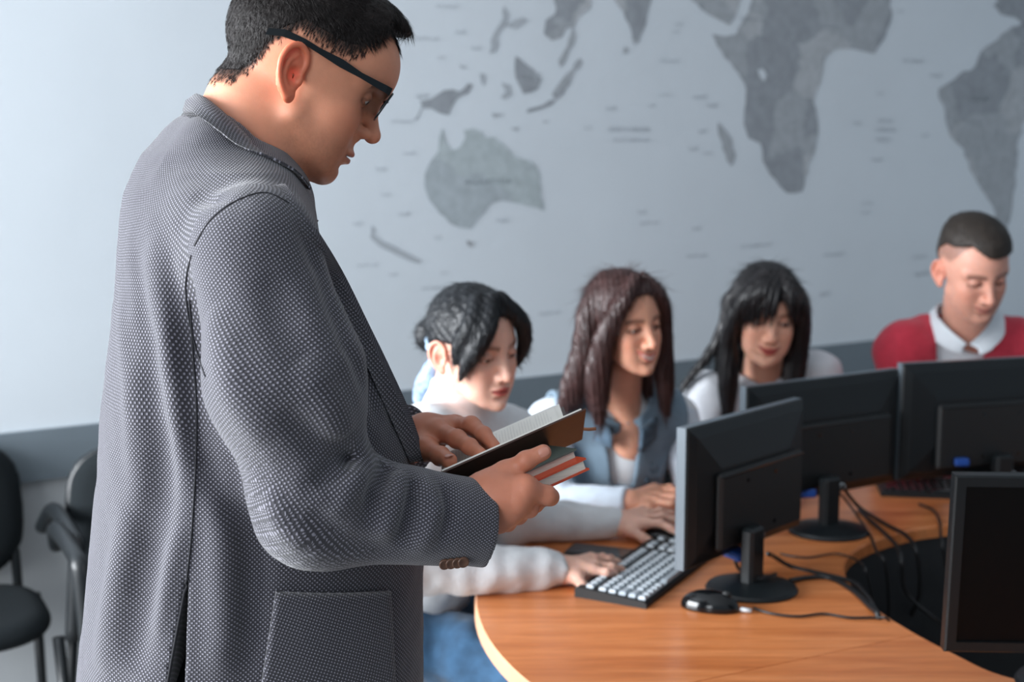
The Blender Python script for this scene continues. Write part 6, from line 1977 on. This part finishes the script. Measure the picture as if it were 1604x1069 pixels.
def hair3(q):
    cr_ = cranw(q, .98)
    line = np.interp(q[:, 0], [-11, -4, -1, 2, 5, 7.5, 10], [-9, -9, -9, -6, 4.0, 6.0, 7.0]).astype(f4)
    d = smax(cr_ - 1.0, (line - q[:, 2]) * .8, .5)
    R_ = rchain(q, [(4.8, -2.2, 12.0), (6.2, -6.0, 7.0), (4.8, -8.2, 1.0), (3.4, -8.8, -6.0), (4.0, -7.8, -14.0), (5.0, -7.0, -24)], [1.6, 2.0, 1.9, 2.1, 2.5, 1.4], 2.5)
    Ro = rchain(q, [(-2, -7.5, 4), (-2, -9.0, -5), (-1, -12.6, -11.5), (0, -16.8, -17.5), (0, -18.4, -22)], [2.2, 1.9, 1.2, .8, .35], 2.5)
    L_ = rchain(q, [(4.8, 2.2, 12.0), (6.2, 6.2, 7.0), (4.8, 8.3, 1.0), (3.4, 8.9, -6.0), (3.0, 8.6, -14.0), (3.6, 8.0, -22)], [1.6, 2.0, 1.9, 2.1, 2.6, 1.4], 2.5)
    Bk = rchain(q, [(-8.5, 0, 6), (-10, 0, -3), (-9.5, 0, -12), (-9, 0, -19)], [3, 4, 4.8, 2.4], 3)
    Bs = np.minimum(cap(q, (-4, 7.0, 2), (-4, 7.5, -17), 2.8, 2.2), cap(q, (-4, -7.0, 2), (-4, -7.5, -17), 2.8, 2.2))
    d = smin(d, np.minimum(np.minimum(R_, Ro), np.minimum(L_, np.minimum(Bk, Bs))), 1.3)
    # fringe, parted a little to her left
    fr_ = None
    for (y0, y1, zl) in ((-1.2, -6.2, .6), (-.8, -4.6, 1.2), (-1.0, -5.4, 1.0), (-.6, -3.6, 1.5), (-.2, -2.0, 1.8), (.2, -.5, 2.6), (1.2, 3.6, 3.2), (1.6, 5.2, 1.2)):
        l = rchain(q, [(5.0, y0, 12.3), (8.4, (y0 + y1) / 2, 9.2), (9.6 - .05 * y1 * y1, y1, 6.0), (9.9 - .09 * y1 * y1, y1 * 1.03, zl)], [1.1, 1.2, .95, .4], 1.0)
        fr_ = l if fr_ is None else smin(fr_, l, .5)
    d = smin(d, fr_, .5)
    d = smax(d, -(cr_ + .5), .2)
    d = smax(d, -ell(q, (8.6, 0, -3.2), (4.6, 5.9, 6.0)), .6)
    st = (np.sin(q[:, 1] * 4.2 + q[:, 0] * 3.1 + .25 * q[:, 2]) * .11 + np.sin(q[:, 1] * 9 - q[:, 0] * 7) * .05).astype(f4)
    return d - st
ho, HV = long_hair(O3, R3, S3, w3, M_bh3, hair3, (-16, -22, -28), (14, 14, 16), .36)
hn = normals_of(hair3, HV)
hv, hq = strands(HV, hn, downf, 4.0, .12, 8000, 13, lift=.03, segs=3, jit=.06)
o = big_mesh('hair_strands', O3 + (hv * .01 * S3) @ R3.T, hq, M_bh3, ho); o['kind'] = 'stuff'
chair_behind((.64, 3.82), -1.57, 'black chair under the woman with black fringe')

# ================= man in red cardigan
m4 = empty('person', (1.15, 3.7, 0)); tag(m4, 'man in red cardigan over white polo shirt looking down at a screen', 'person')
O4, R4 = head_at(1521, 424, 3.40, -78, 24, 5); S4 = 1.08
SC4 = lambda v: .55 * np.clip((v[:, 2] - np.interp(v[:, 0], [-11, -6, -4, -1, 2, 3.5, 5], [-5, -4.5, .5, 3.5, 3.5, 5.5, 9])) / 1.2, 0, 1)
P4 = dict(lash_shade_w=.7, scalp=SC4, tone=srgb(212, 156, 136)[:3], open=.22, lid=.36, smile=.95, nose=1.0, jaw=1.04, w=1.0, brow=.85, lash=.7, lips=.6, lipcol=srgb(176, 96, 88), stubble=.2)
NB4 = at(1512, 535, 3.52); HIP4 = np.array([1.22, 3.78, .60]); SR4 = at(1420, 540, 3.50); SL4 = at(1592, 540, 3.56)
ER4 = at(1405, 690, 3.46); WR4 = at(1450, 700, 3.28); EL4 = at(1625, 690, 3.50); WL4 = at(1600, 700, 3.30)
P4['neck'] = [(to_head(O4, R4, S4, at(1515, 470, 3.47)), to_head(O4, R4, S4, NB4), 5.6, 6.0, 2.0)]
W, Q, c = head_mesh(O4, R4, S4, P4, .24, (-16, -12, -22), (14, 12, 14)); parts = [(W, Q, c)]
tone4 = np.array(P4['tone'])
for (w_, e_, sd) in ((WR4, ER4, -1), (WL4, EL4, 1)): add_simple_hand(parts, w_, w_ - e_, sd, e_ * .3 + w_ * .7, tone4)
finish_body(m4, parts, mk_trunk(NB4, HIP4, SR4, SL4, ((SR4, ER4, WR4), (SL4, EL4, WL4)), .11), (.8, 3.1, .4), (1.6, 4.0, 1.45), tone4)
eyes(O4, R4, S4, m4, look=(0, .5))
M_red = fabric('red_wool', srgb(196, 56, 74), noise=.12, ns=60, bump=.3, bs=500)
M_polo = fabric('white_polo_cotton', srgb(226, 232, 238), noise=.04)
def torso4(p):
    d = smin(cap(p, NB4 + np.array([0, .03, -.16]), HIP4 + np.array([0, 0, .05]), .145, .16), cap(p, SR4 + np.array([0, 0, -.03]), SL4 + np.array([0, 0, -.03]), .07, .07), .06)
    for S_ in (SR4, SL4): d = smin(d, cap(p, NB4 + np.array([0, 0.01, .025]), S_ + np.array([0, 0, .0]), .052, .062), .04)
    return d
def polo(p): return smax(torso4(p) + .006, -cap(p, at(1515, 470, 3.47), NB4 + np.array([0, -.0, .035]), .06, .055), .005)
V, Q = surface(polo, (.85, 3.2, .5), (1.6, 4.0, 1.45), .009); po = big_mesh('polo_shirt', V, Q, M_polo, m4)
fw4 = np.array([-.18, -1, 0]); fw4 /= np.linalg.norm(fw4); lf4 = np.array([-fw4[1], fw4[0], 0])
ot = at(1512, 480, 3.40)
def cardi(p):
    d = torso4(p) - .008
    for S_, E_, W_ in ((SR4, ER4, WR4), (SL4, EL4, WL4)):
        ax = (W_ - E_) / np.linalg.norm(W_ - E_)
        a = smin(cap(p, S_ + np.array([0, 0, -.012]), E_, .074, .06), cap(p, E_, W_, .06, .044), .03)
        d = smin(d, smax(a, (p - V3(W_)) @ V3(ax), .004), .02)
    d = d - .006 * vnoise(p, 13, 31) - .003 * vnoise(p, 32, 32)
    q = p - V3(ot); la = q @ V3(lf4); w = .072 - .035 * np.clip((ot[2] - p[:, 2]) / .45, 0, 1)
    v = np.maximum(np.abs(la) - w, p[:, 1] - NB4[1] - .01)
    d = smax(d, -v.astype(f4), .006)
    d = smax(d, -cap(p, at(1515, 450, 3.47), NB4 + np.array([0, -.01, .01]), .078, .076), .006)
    return smax(d, -(torso4(p) + .002) * (p[:, 2] > 0), .002) if False else d
V, Q = surface(cardi, (.8, 3.1, .6), (1.65, 4.0, 1.45), .0075); big_mesh('cardigan', V, Q, M_red, m4)
# polo collar: two folded leaves meeting under the chin
for s_ in (-1, 1):
    back = NB4 + np.array([.02 * s_, .075, .065]); n_ = 9; r0 = []; r1 = []; r2 = []
    kp = [(1512 + 8 * s_, 470, 3.585), (1512 + 40 * s_, 478, 3.53), (1512 + 42 * s_, 498, 3.47), (1514 + 24 * s_, 522, 3.43), (1516 + 3 * s_, 541, 3.41)]
    kl = [(1512 + 10 * s_, 492, 3.60), (1512 + 56 * s_, 500, 3.54), (1514 + 56 * s_, 525, 3.47), (1518 + 32 * s_, 548, 3.405), (1521 + 14 * s_, 556, 3.385)]
    r0 = catmull([at(*k) for k in kp], 4); r1 = catmull([at(*k) for k in kl], 4)
    r0 = [np.array(a) for a in r0]; r1 = [np.array(a) for a in r1]
    rm = [(a + b_) / 2 + np.array([.006 * s_, -.006, .004]) for a, b_ in zip(r0, r1)]
    strip('collar', [r0, rm, r1], M_polo, po, .005 if s_ > 0 else -.005)
legs_and_shoes(m4, HIP4, -1.6, mat('navy_trousers', srgb(38, 42, 56), .9, noise=.1), kneef=.36, kz=.52)
M_h4 = hair_mat('dark_brown_short_hair', srgb(44, 36, 30), .55)
def hair4(q):
    cr_ = cranw(q, 1.0)
    ay = np.abs(q[:, 1])
    line = np.interp(q[:, 0], [-11, -6, -4, -1, 2, 4, 5.5, 7, 9], [-3.5, -1.5, 3.0, 5.6, 6.2, 7.0, 8.2, 8.2, 8.0]).astype(f4) + 2.0 * np.clip((-q[:, 1] - 1.5) / 3.5, 0, 1)
    t = (.25 + 1.3 * np.clip((q[:, 2] - 6) / 5, 0, 1) + .6 * np.clip((q[:, 0] - 3) / 5, 0, 1) * (q[:, 2] > 8)).astype(f4)
    d = smax(cr_ - t, (line + .0 - q[:, 2]) * .8, .35)
    return smax(d, -(cr_ + .5), .1) - .06 * vnoise(q, 1.8, 5)
ho, HV = long_hair(O4, R4, S4, m4, M_h4, hair4, (-13, -10, -7), (13, 10, 16), .3)
hn = normals_of(hair4, HV)
hv, hq = strands(HV, hn, grow, 1.1, .08, 6000, 14, lift=.2, segs=2)
o = big_mesh('hair_strands', O4 + (hv * .01 * S4) @ R4.T, hq, M_h4, ho); o['kind'] = 'stuff'
chair_behind((1.22, 3.94), -1.6, 'black chair under the man in red cardigan')
